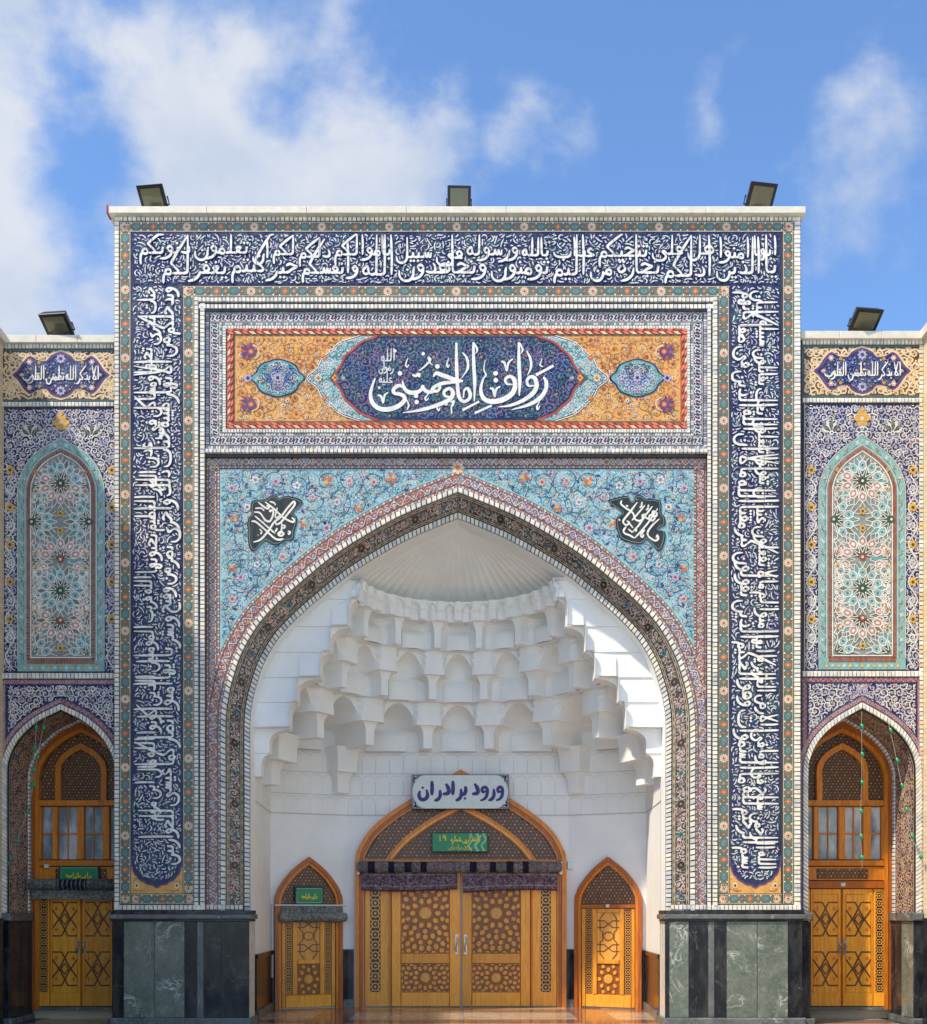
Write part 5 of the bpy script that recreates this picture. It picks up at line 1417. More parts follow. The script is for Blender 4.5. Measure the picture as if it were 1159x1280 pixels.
# --- small arched doors on the canted walls (local metres: u along the wall, z up, h out of the wall)
def small_door(i, parent):
    (ax, ay), (bx, by) = PLAN[i], PLAN[i + 1]
    L = math.hypot(bx - ax, by - ay); ex, ey = (bx - ax) / L, (by - ay) / L; nx, ny = ey, -ex
    f0 = .475 if i == 1 else .525
    cx, cy = XC + ax + (bx - ax) * f0, ay + (by - ay) * f0
    f = lambda u, v, h: (cx + ex * u + nx * h, cy + ey * u + ny * h, v)
    d = empty('arched_door', (cx, cy, 0)); d.parent = parent; d.matrix_parent_inverse = WORLD_INV(parent)
    d['label'] = 'small arched door left of the double door' if i == 1 else 'small arched door right of the double door'
    A = Arch([(-.49, 0.0), (-.49, -.9), (-.49, -1.84), (-.47, -1.98), (-.40, -2.12), (-.26, -2.30), (-.12, -2.43), (0, -2.52)], 0, .12, 40, 5)
    g = lambda u, v, h: f(u, -v, h)
    mb = MB(); arch_prism(mb, g, A.line(.115), A.line(.05), 0, .10, 'wood_deep'); arch_prism(mb, g, A.line(.048), A.line(0), 0, .07, 'wood_amber'); mb.build('door_frame', d)
    tl = [p for p in A.line(0) if -p[1] > 1.82]; P = [(-.49, -1.82)] + tl + [(.49, -1.82)]
    tin = in_poly(P)
    part('tympanum_lattice', d, lambda ob: lattice(ob, tin, (-.48, -2.5, .49, -1.83), .062, .012, P), g, 'stuff')
    r = lambda nm, u0, v0, u1, v1, h0, h1, mt, e=.008: rail(nm, d, f, u0, v0, u1, v1, h0, h1, mt, e)
    r('transom', -.49, 1.76, .49, 1.83, .01, .07, 'wood_deep')
    r('door_leaf', -.48, .02, .48, 1.755, .005, .025, 'wood_inlay', .002)
    for (u0, v0, u1, v1, nm) in ((-.48, .02, -.41, 1.755, 'stile'), (.41, .02, .48, 1.755, 'stile'), (-.29, .24, -.2, 1.755, 'stile'), (.2, .24, .29, 1.755, 'stile'), (-.41, .02, .41, .24, 'rail'), (-.2, .78, .2, .86, 'rail'), (-.2, 1.68, .2, 1.755, 'rail')):
        r(nm, u0, v0, u1, v1, .025, .055, 'wood_honey')
    for s in (-1, 1): part('lattice_strip', d, lambda ob: star_strip(ob, s * .41, .24, s * .29, 1.755, .03), f)
    part('star_panel', d, lambda ob: rosette_panel(ob, -.2, .24, .2, .78, .028, .016, 8, .085), f)
    def inter(ob):
        ob.rect(-.2, .86, .2, 1.68, .028, 'wood_inlay')
        for cc in (1.06, 1.48):
            for s in (-1, 1):
                ob.ribbon([(s * .2, cc + .06), (s * .08, cc + .06), (-s * .08, cc - .06), (-s * .2, cc - .06)], .018, .032, 'wood_walnut')
        for s in (-1, 1): ob.ribbon([(s * .07, .86), (s * .15, .96), (s * .15, 1.16), (s * .1, 1.2), (s * .1, 1.34), (s * .15, 1.38), (s * .15, 1.58), (s * .07, 1.68)], .018, .034, 'wood_walnut')
        for v in (1.27,): ob.ribbon([(-.1, v), (-.04, v + .07), (.04, v + .07), (.1, v), (.04, v - .07), (-.04, v - .07), (-.1, v)], .016, .036, 'wood_walnut')
    part('interlace_panel', d, inter, f)
    return d, f
sdoor_l, f_l = small_door(1, portal)
sdoor_r, f_r = small_door(3, portal)
ob = OB(f_r); plank(ob, f_r, -.03, 1.77, .03, 1.83, .07, .10, 'sign_white', .004); tag(ob.build('door_sensor', None, recalc=False), 'small white sensor box above the leaf of the right small door', 'sensor')
# ------------------------------------------------------------------ side wings
YW = 0.12; NDEP = .85; YB = YW + NDEP
pw_ = plane_map(YW); pb_ = plane_map(YB)
def rosette10(ob, cu, cv, r, col, col2, h, a_lo=0, a_hi=6.29, ins=lambda u, v: True, clipx=None):
    def seg(P, w, hh): 
        q = []
        for (x0, y0), (x1, y1) in zip(P[:-1], P[1:]): q += [(x0 + (x1 - x0) * i / 6, y0 + (y1 - y0) * i / 6) for i in range(6)]
        ob.ribbon(q + [P[-1]], w, hh, 'white', ins)
    for i in range(10):
        a = math.pi / 5 * i + math.pi / 2
        aa = a % (2 * math.pi)
        if not (a_lo <= aa <= a_hi): continue
        c, s = math.cos(a), math.sin(a)
        def T(x, y): return (cu + x * c - y * s, cv + x * s + y * c)
        K = [T(r * .66, 0), T(r * .92, -r * .265), T(r * 1.24, -r * .22), T(r * 1.38, 0), T(r * 1.24, r * .22), T(r * .92, r * .265)]
        G = [T(r * .3, 0), T(r * .92, r * .265), T(r * 1.24, r * .22), T(r * 1.5, r * .46), T(r * .80, r * .55)]
        if all(ins(*p) for p in G): ob.poly(G, h - .0008, ('grey', 'turq2', 'olive')[i % 3])
        if all(ins(*p) for p in K):
            ob.poly(K, h, col); K2 = [T(r * .8, 0), T(r * .96, -r * .15), T(r * 1.18, -r * .12), T(r * 1.26, 0), T(r * 1.18, r * .12), T(r * .96, r * .15)]
            ob.ribbon(K2 + [K2[0]], .6, h + .001, col2 if col == 'pink' else 'grey'); ob.disc(*T(r * 1.04, 0), r * .1, h + .0015, 'white' if col == 'pink' else 'teal', 6)
        seg(K + [K[0]], .95, h + .002)
        st = [T(r * .16, 0), T(r * .42, -r * .13), T(r * .66, 0), T(r * .42, r * .13)]
        if all(ins(*p) for p in st): ob.poly(st, h + .001, 'green' if col == 'skyblue' else 'brown')
        for s2 in (-1, 1):
            seg([T(r * .3, 0), T(r * .92, s2 * r * .265)], .8, h + .0025)
            seg([T(r * 1.24, s2 * r * .22), T(r * 1.62, s2 * r * .5)], .85, h + .0025); seg([T(r * 1.38, 0), T(r * 1.75, -s2 * r * .2)], .8, h + .0028)
    if ins(cu, cv): ob.flower(cu, cv, r * .26, 10, h + .004, 'brick' if col != 'skyblue' else 'green', 'white2')
def wing(c, dy, side, label):
    W = empty('side_wing', (PX(c, YW), YW, 0), label, 'building')
    x0, x1 = (-4, 150) if side < 0 else (996, 1153)
    e0, e1 = c - 75, c + 75
    A = Arch([(c - 67, 1290), (c - 67, 1200), (c - 67, 1080), (c - 67, 968), (c - 64.5, 948), (c - 57, 931), (c - 45, 916), (c - 27, 901.5), (c, 886 + dy * .4)], c, 16, 60, 6)
    # wall with the niche cut out
    mb = MB(); al = A.line(6.5)
    poly = [(x0, 1290), (x0, 426 + dy), (x1, 426 + dy), (x1, 1290)] + al[::-1]
    poly = [(u, min(v, 1281.5)) for u, v in poly]
    mb.prism([(PX(u, YW), PZ(v, YW)) for u, v in poly], lambda p: (p[0], YW, p[1]), lambda p: (p[0], YW + .35, p[1]), 'grout')
    mb.box(PX(x0, YW), PX(x1, YW), YB + .12, YB + .4, 0, PZ(426 + dy, YW) - .01, 'stucco')
    mb.box(PX(x0, YW), PX(x1, YW), YW + .35, YB + .12, PZ(860, YW), PZ(426 + dy, YW) - .01, 'stucco')
    mb.build('wing_wall', W)
    k = 3
    for i in range(k):
        a, b = x0 + (x1 - x0) * i / k, x0 + (x1 - x0) * (i + 1) / k
        m = MB(); m.box(PX(a, YW) + .002, PX(b, YW) - .002, YW - .07, YB + .4, PZ(426 + dy, YW), PZ(416.5 + dy, YW), 'capstone', .006); m.build('coping_slab', W)
    r2 = random.Random(int(c))
    ob = OB(pw_)
    for (v, w, pt) in ((425.5 + dy, 6, 4.4), (497.5 + dy, 6.5, 4.4), (838.5 + dy * .5, 8, 4.8)): bead(ob, e0, v, e1, v, w, pt, .006, .026, r2)
    if side > 0: bead(ob, e1 + 1.5, 426, e1 + 1.5, 1138, 5, 5.5, .004, .018, r2, ('white', 'white2', 'cream'))
    else: bead(ob, e0 - .5, 426, e0 - .5, 1138, 5, 5.5, .004, .018, r2)
    ob.build('glazed_brick_courses', W, 'stuff', recalc=False)
    # --- cartouche panel
    v0, v1 = 432 + dy, 496.5 + dy; vc = (v0 + v1) / 2
    ob = OB(pw_); ob.rect(e0, v0, e1, v1, .005, 'brown'); ob.ribbon([(e0 + 1, v0 + 1), (e1 - 1, v0 + 1), (e1 - 1, v1 - 1), (e0 + 1, v1 - 1), (e0 + 1, v0 + 1)], 1.6, .007, 'teal')
    prof = [(61, 0), (55, -5), (50, -12), (45, -19), (38, -24), (30, -19), (18, -18), (13, -24), (0, -29)]
    q = [(c - d, vc + v) for d, v in prof]; q2 = [(c + d, vc + v) for d, v in prof[::-1][1:]]; top = q + q2; full = top + [(u, 2 * vc - v) for u, v in top[::-1][1:-1]]
    inC = in_poly(full)
    inP = lambda u, v: e0 + 2.5 < u < e1 - 2.5 and v0 + 2.5 < v < v1 - 2.5 and not inC(u, v)
    scrolls(ob, inP, (e0, v0, c, v1), 9, .008, r2, ('cream',), ('cream', 'cream', 'ochre', 'cream'), ('cream', 'ochre'), ('orange', 'brown'), lw=2.0, leafs=7, mirror=c, flr=.3)
    sm = cat(full, 2, True)
    ob.fill([(c + (u - c) * 1.05, vc + (v - vc) * 1.08) for u, v in sm], .012, 'cream'); ob.fill(sm, .014, 'purple'); ob.fill([(c + (u - c) * .93, vc + (v - vc) * .88) for u, v in sm], .016, 'navy')
    inQ = in_poly([(c + (u - c) * .9, vc + (v - vc) * .84) for u, v in sm])
    scrolls(ob, inQ, (e0, v0, c, v1), 8, .018, r2, ('blueglaze', 'navy2'), ('mauve', 'blueglaze', 'lilac'), ('lilac', 'yellow', 'pink'), ('white2', 'red'), lw=.7, leafs=3, mirror=c, flr=.3)
    for sy in (-1, 1): ob.flower(c, vc + sy * 20, 6.5, 8, .022, 'lilac', 'navy2'); 
    for sx in (-1, 1):
        ob.leaf(c + sx * 52, vc, math.pi * (sx > 0), 7, 5, .022, 'pink', 0)
        for sy in (-1, 1): ob.flower(c + sx * 39, vc + sy * 16, 4, 6, .022, 'pink', 'white'); ob.flower(c + sx * 27, vc + sy * 15, 2.4, 6, .022, 'yellow', 'orange')
    cp = ob.build('cartouche_panel', W, recalc=False)
    ob = OB(pw_); line_of_text(ob, 'الا بذكر الله تطمئن القلوب', c + 48, vc + 6, 16, 1.8, .026, 'white', 1.15, max_w=96); ob.build('lettering', cp, recalc=False)
    # --- tall floral panel with an arched star field
    v0, v1 = 504.5 + dy, 838 + dy * .5
    B = Arch([(c - 36, 823 + dy * .5), (c - 36, 720), (c - 36, 620), (c - 34.5, 605), (c - 29, 592), (c - 18, 579), (c, 566 + dy * .6)], c, 20, 50, 9)
    ob = OB(pw_); ob.rect(e0, v0, e1, v1, .005, 'navy', 1, 4)
    for s in (-1, 1): ob.ribbon([(c + s * 73.5, v0), (c + s * 73.5, v1)], 1.6, .007, 'black'); ob.ribbon([(c + s * 71.8, v0), (c + s * 71.8, v1)], .7, .007, 'cream')
    fp = ob.build('floral_panel', W, recalc=False)
    out = B.line(18.5); field = out + [(c + 54.5, v1 - 1), (c - 54.5, v1 - 1)]
    inO = in_poly([(u + (u - c) * .01, v) for u, v in out] + [(c + 55, v1), (c - 55, v1)])
    insF = lambda u, v: e0 + 3.5 < u < e1 - 3.5 and v0 + 2 < v < v1 - 1 and not inO(u, v)
    ob = OB(pw_)
    scrolls(ob, insF, (e0, v0, c, v1), 8.4, .008, r2, ('white2', 'white', 'lilac'), ('white2', 'white', 'lilac', 'blueglaze'), ('white2', 'lilac', 'blueglaze', 'pink'), ('navy2', 'mauve', 'ochre'), lw=.9, leafs=6, mirror=c, flr=.34, dots=('teal', 'mauve'), ndots=60)
    for s in (-1, 1):                      # side vines with yellow palmettes
        cu = c + s * 63.5; V = [(cu + s * 0 + 5.5 * math.sin((v - 600) / 23.2 * math.pi), v) for v in np.arange(600, v1 - 2, 3.0)]
        ob.ribbon(V, 1.5, .011, 'white2')
        for kk in range(10):
            vv = 588 + kk * 23.3 * 1.0
            if vv > v1 - 6: break
            if kk % 2 == 0: ob.flower(cu, vv, 5.6, 5, .014, 'yellow', 'brown'); ob.leaf(cu, vv, -1.57, 7, 4, .013, 'ochre', 0)
            else: ob.ribbon([(cu + 4.6 * (1.2 - j / 12) * math.cos(j * .8), vv + 6.0 * (1.2 - j / 12) * math.sin(j * .8)) for j in range(12)], 1.1, .012, 'white'); ob.flower(cu, vv, 2.4, 6, .014, 'lilac', 'pink')
    ob.flower(c, v0 + 19, 11, 6, .014, 'yellow', 'olive'); ob.flower(c, v0 + 19, 7, 6, .017, 'ochre', 'white2', .5); ob.leaf(c, v0 + 12, -1.57, 9, 6, .015, 'ochre', 0)
    for s in (-1, 1):                      # dark lotus sprays
        for k2 in range(6): ob.leaf(c + s * 38, v0 + 36, -1.57 + s * (-.9 + k2 * .42), 19 - abs(k2 - 2.5) * 1.6, 5, .014, ('olive', 'white2')[k2 % 2], .08 * s)
        ob.flower(c + s * 38, v0 + 37, 3.2, 6, .018, 'white', 'navy')
    ob.build('scroll_inlay', fp, recalc=False)
    ob = OB(pw_); ob.fill(field, .012, 'celadon')
    for i in range(4): pass
    n = 24; L = B.L
    for s in (-1, 1):
        fa = (lambda l, t, h, s=s: pw_(*B.at(l, t, s), h)); ob.fm = fa
        for t in (18.2, 8.6): ob.ribbon([(L * i / 50, t) for i in range(51)], .8, .015, 'white2')
        nd = 20
        for i in range(nd):
            ob.disc(L * (i + .5) / nd, 13.3, 2.7 if i % 2 else 1.8, .016, 'skyblue' if i % 2 else 'teal', 8); ob.ribbon([(L * (i + q / 6) / nd, 13.3 + 3.4 * math.sin(q * math.pi / 3)) for q in range(7)], .6, .0165, 'white2'); ob.disc(L * (i + .5) / nd, 13.3, 1.0, .018, 'white2' if i % 2 else 'orange', 6)
            ob.ribbon([(L * (i + .05) / nd, 10.5), (L * (i + .5) / nd, 9.8), (L * (i + .95) / nd, 10.5)], .6, .016, 'teal')
        ob.fm = pw_
    for i in range(13):
        u = c - 48 + 96 * (i + .5) / 13; vb = v1 - 5.5
        ob.disc(u, vb, 2.4, .016, 'skyblue' if i % 2 else 'yellow', 8); ob.disc(u, vb, 1, .018, 'white2', 6)
    ob.build('turquoise_border', fp, recalc=False)
    ob = OB(pw_)
    for s in (-1, 1):
        ob.fm = (lambda l, t, h, s=s: pw_(*B.at(l, t, s), h))
        nb = 72
        for i in range(nb): ob.tile([(L * (i + .12) / nb, 2.2), (L * (i + .88) / nb, 2.2), (L * (i + .88) / nb, 6.8), (L * (i + .12) / nb, 6.8)], .014, .020, r2.choice(('terracotta', 'terracotta', 'brick')), .08)
    ob.fm = pw_
    for i in range(26):
        u0_, u1_ = c - 42 + 84 * (i + .1) / 26, c - 42 + 84 * (i + .9) / 26; ob.tile([(u0_, v1 - 17), (u1_, v1 - 17), (u1_, v1 - 10.5), (u0_, v1 - 10.5)], .014, .020, r2.choice(('terracotta', 'terracotta', 'brick')), .08)
    ob.build('brick_border', fp, 'stuff', recalc=False)
    ob = OB(pw_); sf = B.line(1.2); vb = v1 - 18
    star = [p for p in sf if p[1] < vb] ; star = [(c - 37, vb)] + star + [(c + 37, vb)]
    ob.fill(star, .022, 'grey'); ob.ribbon(star + [star[0]], 1.3, .026, 'white')
    inS = in_poly([(c + (u - c) * .97, 700 + (v - 700) * .985) for u, v in star])
    dd = dy * .6
    R0 = 19.0
    for s in (-1, 1):
        for (vv, hh) in ((605, .0223), (700, .0226), (728, .0229), (770, .0232), (745, .02345)): rosette10(ob, c + s * 37, vv + dd, R0 * .86, 'skyblue' if vv in (605, 728) else 'pink', 'brick', hh, 0, 6.3, inS)
    centers = [(c, 602 + dd, 'pink'), (c - 37, 650 + dd, 'skyblue'), (c + 37, 650 + dd, 'skyblue'), (c, 697 + dd, 'pink'), (c, 735 + dd, 'skyblue'), (c, 772 + dd, 'pink')]
    rosette10(ob, c, 602 + dd, R0, 'pink', 'brick', .0255, 0, 3.5, inS); rosette10(ob, c, 602 + dd, R0, 'skyblue', 'teal', .0262, 3.5, 6.3, inS)
    for s in (-1, 1): rosette10(ob, c + s * 36, 650 + dd, R0, 'skyblue', 'teal', .0270, 0, 6.3, inS)
    rosette10(ob, c, 697 + dd, R0, 'pink', 'brick', .027, 3.0, 6.3, inS); rosette10(ob, c, 736 + dd, R0, 'skyblue', 'teal', .0285, 0, 6.3, inS); rosette10(ob, c, 773 + dd, R0, 'pink', 'brick', .030, 0, 3.5, inS)
    for s in (-1, 1): rosette10(ob, c + s * 36, 818 + dd, R0, 'skyblue', 'teal', .0315, 0, 6.3, inS)
    for v in (640, 661, 808): ob.flower(c, v + dd, 4.6, 5, .036, 'yellow', 'brown')
    for s in (-1, 1):
        for v in (588, 612, 690, 708, 762, 784): ob.flower(c + s * 31, v + dd, 3, 4, .030, 'ochre', 'olive')
    ob.build('star_field', fp, recalc=False)
    # --- spandrel over the niche
    v0 = 847 + dy * .5
    ob = OB(pw_); al = [p for p in A.line(7.5) if p[1] < 1131]
    ob.fill([(e0, 1131), (e0, v0), (e1, v0), (e1, 1131)] + al[::-1], .005, 'navy')
    ns = ob.build('niche_spandrel', W, recalc=False)
    ob = OB(pw_)
    inA = in_poly([(u, v) for u, v in A.line(15)] + [(c + 67, 1300), (c - 67, 1300)])
    insS = lambda u, v: e0 + 8 < u < e1 - 8 and v0 + 7.5 < v < 1120 and not inA(u, v)
    scrolls(ob, insS, (e0, v0, c, 960), 8.8, .008, r2, ('white2', 'lilac', 'white'), ('white2', 'lilac', 'navy2'), ('white2', 'ochre', 'pink', 'lilac'), ('navy2', 'red'), lw=1.0, leafs=6, mirror=c, flr=.33)
    ob.build('scroll_inlay', ns, recalc=False)
    ob = OB(pw_); vine_border(ob, placer(pw_, 'top', e1, v0 + 6.5), 150, 6.5, .007, r2, 'purple', 'pink', ('pink', 'red', 'cream'), period=13, edges=False)
    for kind, a, b in (('up', e0, 1130), ('down', e1, v0 + 6.5)): vine_border(ob, placer(pw_, kind, a, b), 1123 - v0, 6.5, .0075, r2, 'purple', 'pink', ('pink', 'red', 'cream'), period=13, edges=False)
    for s in (-1, 1): vine_border(ob, (lambda l, t, h, s=s: pw_(*A.at(A.L * .32 + l, 7.5 + t, s), h)), A.L * .68, 7, .012, r2, 'purple', 'pink', ('pink', 'red', 'cream'), period=11, edges=False)
    ob.build('spandrel_border', W, recalc=False)
    ob = OB(pw_)
    for s in (-1, 1):
        ob.fm = (lambda l, t, h, s=s: pw_(*A.at(l, t, s), h)); L = A.L; l0 = L * .32; k = 58
        for i in range(k):
            a_, b_ = l0 + (L - l0) * i / k, l0 + (L - l0) * (i + 1) / k; g = (b_ - a_) * .08
            ob.poly([(a_, 0), (b_, 0), (b_, 7.5), (a_, 7.5)], .004, 'grout'); ob.tile([(a_ + g, .4), (b_ - g, .4), (b_ - g, 7), (a_ + g, 7)], .004, .034, r2.choice(('white', 'white2', 'white3')))
    ob.build('glazed_brick_arch', W, 'stuff', recalc=False)
    # --- reveal: tiled intrados
    def fr(s): return lambda l, q, h: (lambda p: (PX(p[0], YW) - s * h, YW + q * NDEP, PZ(p[1], YW) - (h if l > A.L * .75 else 0)))(A.at(l, 0, s))
    for s in (-1, 1):
        ob = OB(fr(s)); L = A.L; n = 70
        for i in range(n): ob.poly([(L * i / n, 0), (L * (i + 1) / n, 0), (L * (i + 1) / n, 1.1), (L * i / n, 1.1)], -.002 if True else 0, 'black')
        rv = ob.build('niche_reveal', W, recalc=False)
        ob = OB(lambda l, q, h, s=s: fr(s)(l, q / 75, h)); l0 = L * .335
        scrolls(ob, lambda l, q: l0 < l < L - 1 and 6 < q < 62, (l0, 6, L, 62), 9, .004, r2, ('cream', 'pink'), ('cream', 'pink', 'orange', 'mauve'), ('pink', 'cream', 'orange'), ('red', 'navy2'), lw=1.0, leafs=6)
        for q in (4.5, 63.5): ob.ribbon([(l0 + (L - l0) * i / 50, q) for i in range(51)], 1.2, .004, 'cream')
        ob.build('scroll_inlay', rv, recalc=False)
        ob = OB(lambda l, q, h, s=s: fr(s)(l, q / 75, h)); k = 56
        for i in range(k):
            a_, b_ = l0 + (L - l0) * (i + .08) / k, l0 + (L - l0) * (i + .92) / k
            ob.tile([(a_, 66), (b_, 66), (b_, 73), (a_, 73)], .002, .024, r2.choice(('white', 'white2')))
        ob.build('glazed_brick_edge', rv, 'stuff', recalc=False)
    # --- plinth of the wing and of its niche
    for s in (-1, 1):
        xa = PX(c + s * 67, YW); xo = PX(x0 if s < 0 else x1, YW)
        lo, hi = min(xa, xo), max(xa, xo)
        if hi - lo > .03:
            m = MB(); m.box(lo - (.03 if s > 0 else 0), hi + (.03 if s < 0 else 0), YW - .03, YW + .3, .1, PZ(1152, YW), 'marble_black', .006); m.build('plinth_slab', W)
            m = MB(); m.box(lo - (.06 if s > 0 else 0), hi + (.06 if s < 0 else 0), YW - .07, YW + .3, PZ(1151, YW), PZ(1141, YW), 'marble_grey', .02); m.build('plinth_moulding', W)
            m = MB(); m.box(lo - (.08 if s > 0 else 0), hi + (.08 if s < 0 else 0), YW - .09, YW + .3, 0, .098, 'marble_grey', .02); m.build('plinth_base', W)
        a, b = sorted((xa, xa - s * .035))
        m = MB(); m.box(a, b, YW + .004, YW + NDEP * .5 - .002, .1, PZ(1152, YW), 'marble_green' if s > 0 else 'marble_black'); m.build('plinth_slab', W)
        m = MB(); m.box(a, b, YW + NDEP * .5 + .002, YB - .01, .1, PZ(1152, YW), 'marble_black'); m.build('plinth_slab', W)
        a, b = sorted((xa, xa - s * .07)); m = MB(); m.box(a, b, YW + .001, YB - .01, PZ(1151, YW), PZ(1141, YW), 'marble_grey'); m.build('plinth_moulding', W)
        m = MB(); m.box(a, b, YW + .001, YB - .01, 0, .098, 'marble_grey'); m.build('plinth_base', W)
    # --- door at the back of the niche
    cd = 577.5 + (c - 577.5) * (DCAM + YW) / (DCAM + YB) if False else CXP + (c - CXP) * (DCAM + YW) / (DCAM + YB)
    D = empty('glazed_double_door', (PX(cd, YB), YB, 0)); D.parent = W; D.matrix_parent_inverse = WORLD_INV(W)
    X = lambda d: cd + d
    E = Arch([(X(-52), 1262), (X(-52), 1150), (X(-52), 1000), (X(-52), 972), (X(-48), 956), (X(-38), 941), (X(-20), 926), (X(0), 916)], cd, 16, 40, 4)
    mb = MB(); arch_prism(mb, pb_, E.line(15.5), E.line(5), -.12, .02, 'wood_deep'); arch_prism(mb, pb_, E.line(4.8), E.line(0), -.1, .035, 'wood_amber'); mb.build('door_frame', D)
    tl = [p for p in E.line(.2) if p[1] < 1003]; P = [(X(-52), 1003)] + tl + [(X(52), 1003)]; tin = in_poly(P)
    wnA = Arch([(X(-25), 1002), (X(-25), 980), (X(-25), 962), (X(-21), 952), (X(-11), 943), (X(0), 937)], cd, 8, 20, 3)
    inW = in_poly(wnA.line(7) + [(X(33), 1004), (X(-33), 1004)])
    part('tympanum_lattice', D, lambda ob: lattice(ob, lambda u, v: tin(u, v) and not inW(u, v), (X(-52), 915, X(53), 1000), 5.0, -.05, P), pb_, 'stuff')
    mb = MB(); arch_prism(mb, pb_, wnA.line(7), wnA.line(0), -.05, .03, 'wood_amber'); mb.build('window_frame', D)
    wl_ = wnA.line(0) ; inw2 = in_poly(wl_ + [(X(25), 1003), (X(-25), 1003)])
    part('window_lattice', D, lambda ob: lattice(ob, inw2, (X(-25), 937, X(26), 1002), 4.2, -.03, wl_, 'wood_dark', 'wood_lattice', 'wood_walnut'), pb_, 'stuff')
    rl = lambda nm, u0, v0, u1, v1, h0, h1, mt, e=.7: rail(nm, D, pb_, X(u0), v0, X(u1), v1, h0, h1, mt, e)
    rl('backing', -53, 1000, 53, 1258, -.10, -.06, 'wood_deep', 0)
    rl('transom', -53, 1000, 53, 1008, -.06, .035, 'wood_amber'); rl('transom', -53, 1075, 53, 1083, -.06, .035, 'wood_amber'); rl('transom', -53, 1101, 53, 1111, -.06, .035, 'wood_deep')
    for (a, b) in ((-53, -49), (-36, -29), (-5, 4), (26, 36), (49, 53)): rl('mullion', a, 1008, b, 1075, -.06, .025, 'wood_amber')
    for (a, b, nn) in ((-49, -36, 1), (-29, -5, 2), (4, 26, 2), (36, 49, 1)):
        wv = (b - a) / nn
        for q in range(nn):
            for (va, vb) in ((1009, 1041), (1043, 1074)):
                rl('pane', a + q * wv + .5, va, a + (q + 1) * wv - .5, vb, -.05, -.035, 'window_glass', 0)
            if q: rl('muntin', a + q * wv - .7, 1008, a + q * wv + .7, 1075, -.04, .0, 'wood_amber', .2)
        rl('muntin', a, 1041, b, 1043, -.04, -.002, 'wood_amber', .2)
    rl('frieze_board', -53, 1083, 53, 1101, -.06, .01, 'wood_amber')
    part('lattice_strip', D, lambda ob: lattice(ob, lambda u, v: X(-32) < u < X(32) and 1085.5 < v < 1098.5, (X(-30), 1088, X(31), 1098), 4.6, .014, [(X(-32), 1086), (X(32), 1086), (X(32), 1098.5), (X(-32), 1098.5)]), pb_, 'stuff')
    for s in (-1, 1):
        a, b = sorted((s * 1.0, s * 39)); rl('door_leaf', a, 1111, b, 1258, -.06, .0, 'wood_honey', .5)
        def strap(ob, s=s):
            u0, u1 = X(s * 5), X(s * 36); cu = (u0 + u1) / 2; W2 = abs(u1 - u0) / 2
            for (va, vb) in ((1120, 1178), (1182, 1240)):
                cv = (va + vb) / 2; hh = (vb - va) / 2
                for sx in (-1, 1):
                    ob.ribbon([(cu + sx * W2, cv - hh * .72), (cu + sx * W2 * .25, cv - hh * .72), (cu - sx * W2 * .35, cv - hh * .1), (cu - sx * W2, cv + hh * .4)], 2.0, .003, 'wood_walnut')
                    ob.ribbon([(cu + sx * W2, cv + hh * .72), (cu + sx * W2 * .25, cv + hh * .72), (cu - sx * W2 * .35, cv + hh * .1), (cu - sx * W2, cv - hh * .4)], 2.0, .006, 'wood_walnut')
                ob.ribbon([(cu - 5, cv), (cu, cv - 7), (cu + 5, cv), (cu, cv + 7), (cu - 5, cv)], 2.0, .009, 'wood_walnut')
                for sx in (-1, 1):
                    for sy in (-1, 1): ob.poly([(cu + sx * W2 * .7 - 2.5, cv + sy * hh * .45), (cu + sx * W2 * .7, cv + sy * hh * .45 - 3.5), (cu + sx * W2 * .7 + 2.5, cv + sy * hh * .45), (cu + sx * W2 * .7, cv + sy * hh * .45 + 3.5)], .003, 'wood_amber')
            ob.ribbon([(u0, 1118), (u1, 1118), (u1, 1241), (u0, 1241), (u0, 1118)], 1.2, .004, 'wood_amber')
        part('strapwork', D, strap, pb_)
        a, b = sorted((s * 39.5, s * 53)); rl('side_panel', a, 1111, b, 1258, -.06, .005, 'wood_honey', .5)
        part('lattice_strip', D, lambda ob: star_strip(ob, X(s * 42), 1115, X(s * 51.5), 1240, .009), pb_)
        door_handle(pb_, X(s * 3.6), 1177, 1192, D, 3.0, .012)
    rl('threshold', -53, 1258, 53, 1263, -.1, .03, 'marble_grey')
    return W, cd
wing_l, cd_l = wing(76.5, 5, -1, 'shaded blue tiled side wing left of the portal with a deep door niche')
wing_r, cd_r = wing(1077.5, 0, 1, 'sunlit blue tiled side wing right of the portal with a deep door niche')

# courtyard wings that come forward at both edges of the view
for side, u, nm in ((-1, 4, 'pale brick courtyard range at the far left edge, running towards the viewer'), (1, 1154, 'pale brick courtyard range at the far right edge, running towards the viewer')):
    G = empty('courtyard_range', (PX(u, YW), -5, 0), nm, 'building')
    x = PX(u, YW); xa, xb = sorted((x, x + side * 4.0)); zt = PZ(426 if side > 0 else 431, YW)
    m = MB(); m.box(xa, xb, -10.5, 1.4, 0, zt, 'brick_courses'); m.build('range_wall', G)
    m = MB(); m.box(xa - .06, xb + .06, -10.6, 1.45, zt + .002, zt + .13, 'capstone'); m.build('coping', G)
    xi, xj = sorted((x, x - side * .05)); m = MB(); m.box(xi, xj, -10.5, YW - .1, 0, 1.6, 'marble_black'); m.build('plinth', G)
    for k in range(4):
        y0 = -2.6 - k * 2.5; P = [(y0 - .8, 2.2), (y0 - .8, 5.4), (y0 - .55, 6.0), (y0, 6.6), (y0 + .55, 6.0), (y0 + .8, 5.4), (y0 + .8, 2.2)]
        m = MB(); m.prism(P, lambda p: (x - side * .02, p[0], p[1]), lambda p: (x + side * .01, p[0], p[1]), 'turq2'); m.build('tile_panel', G)
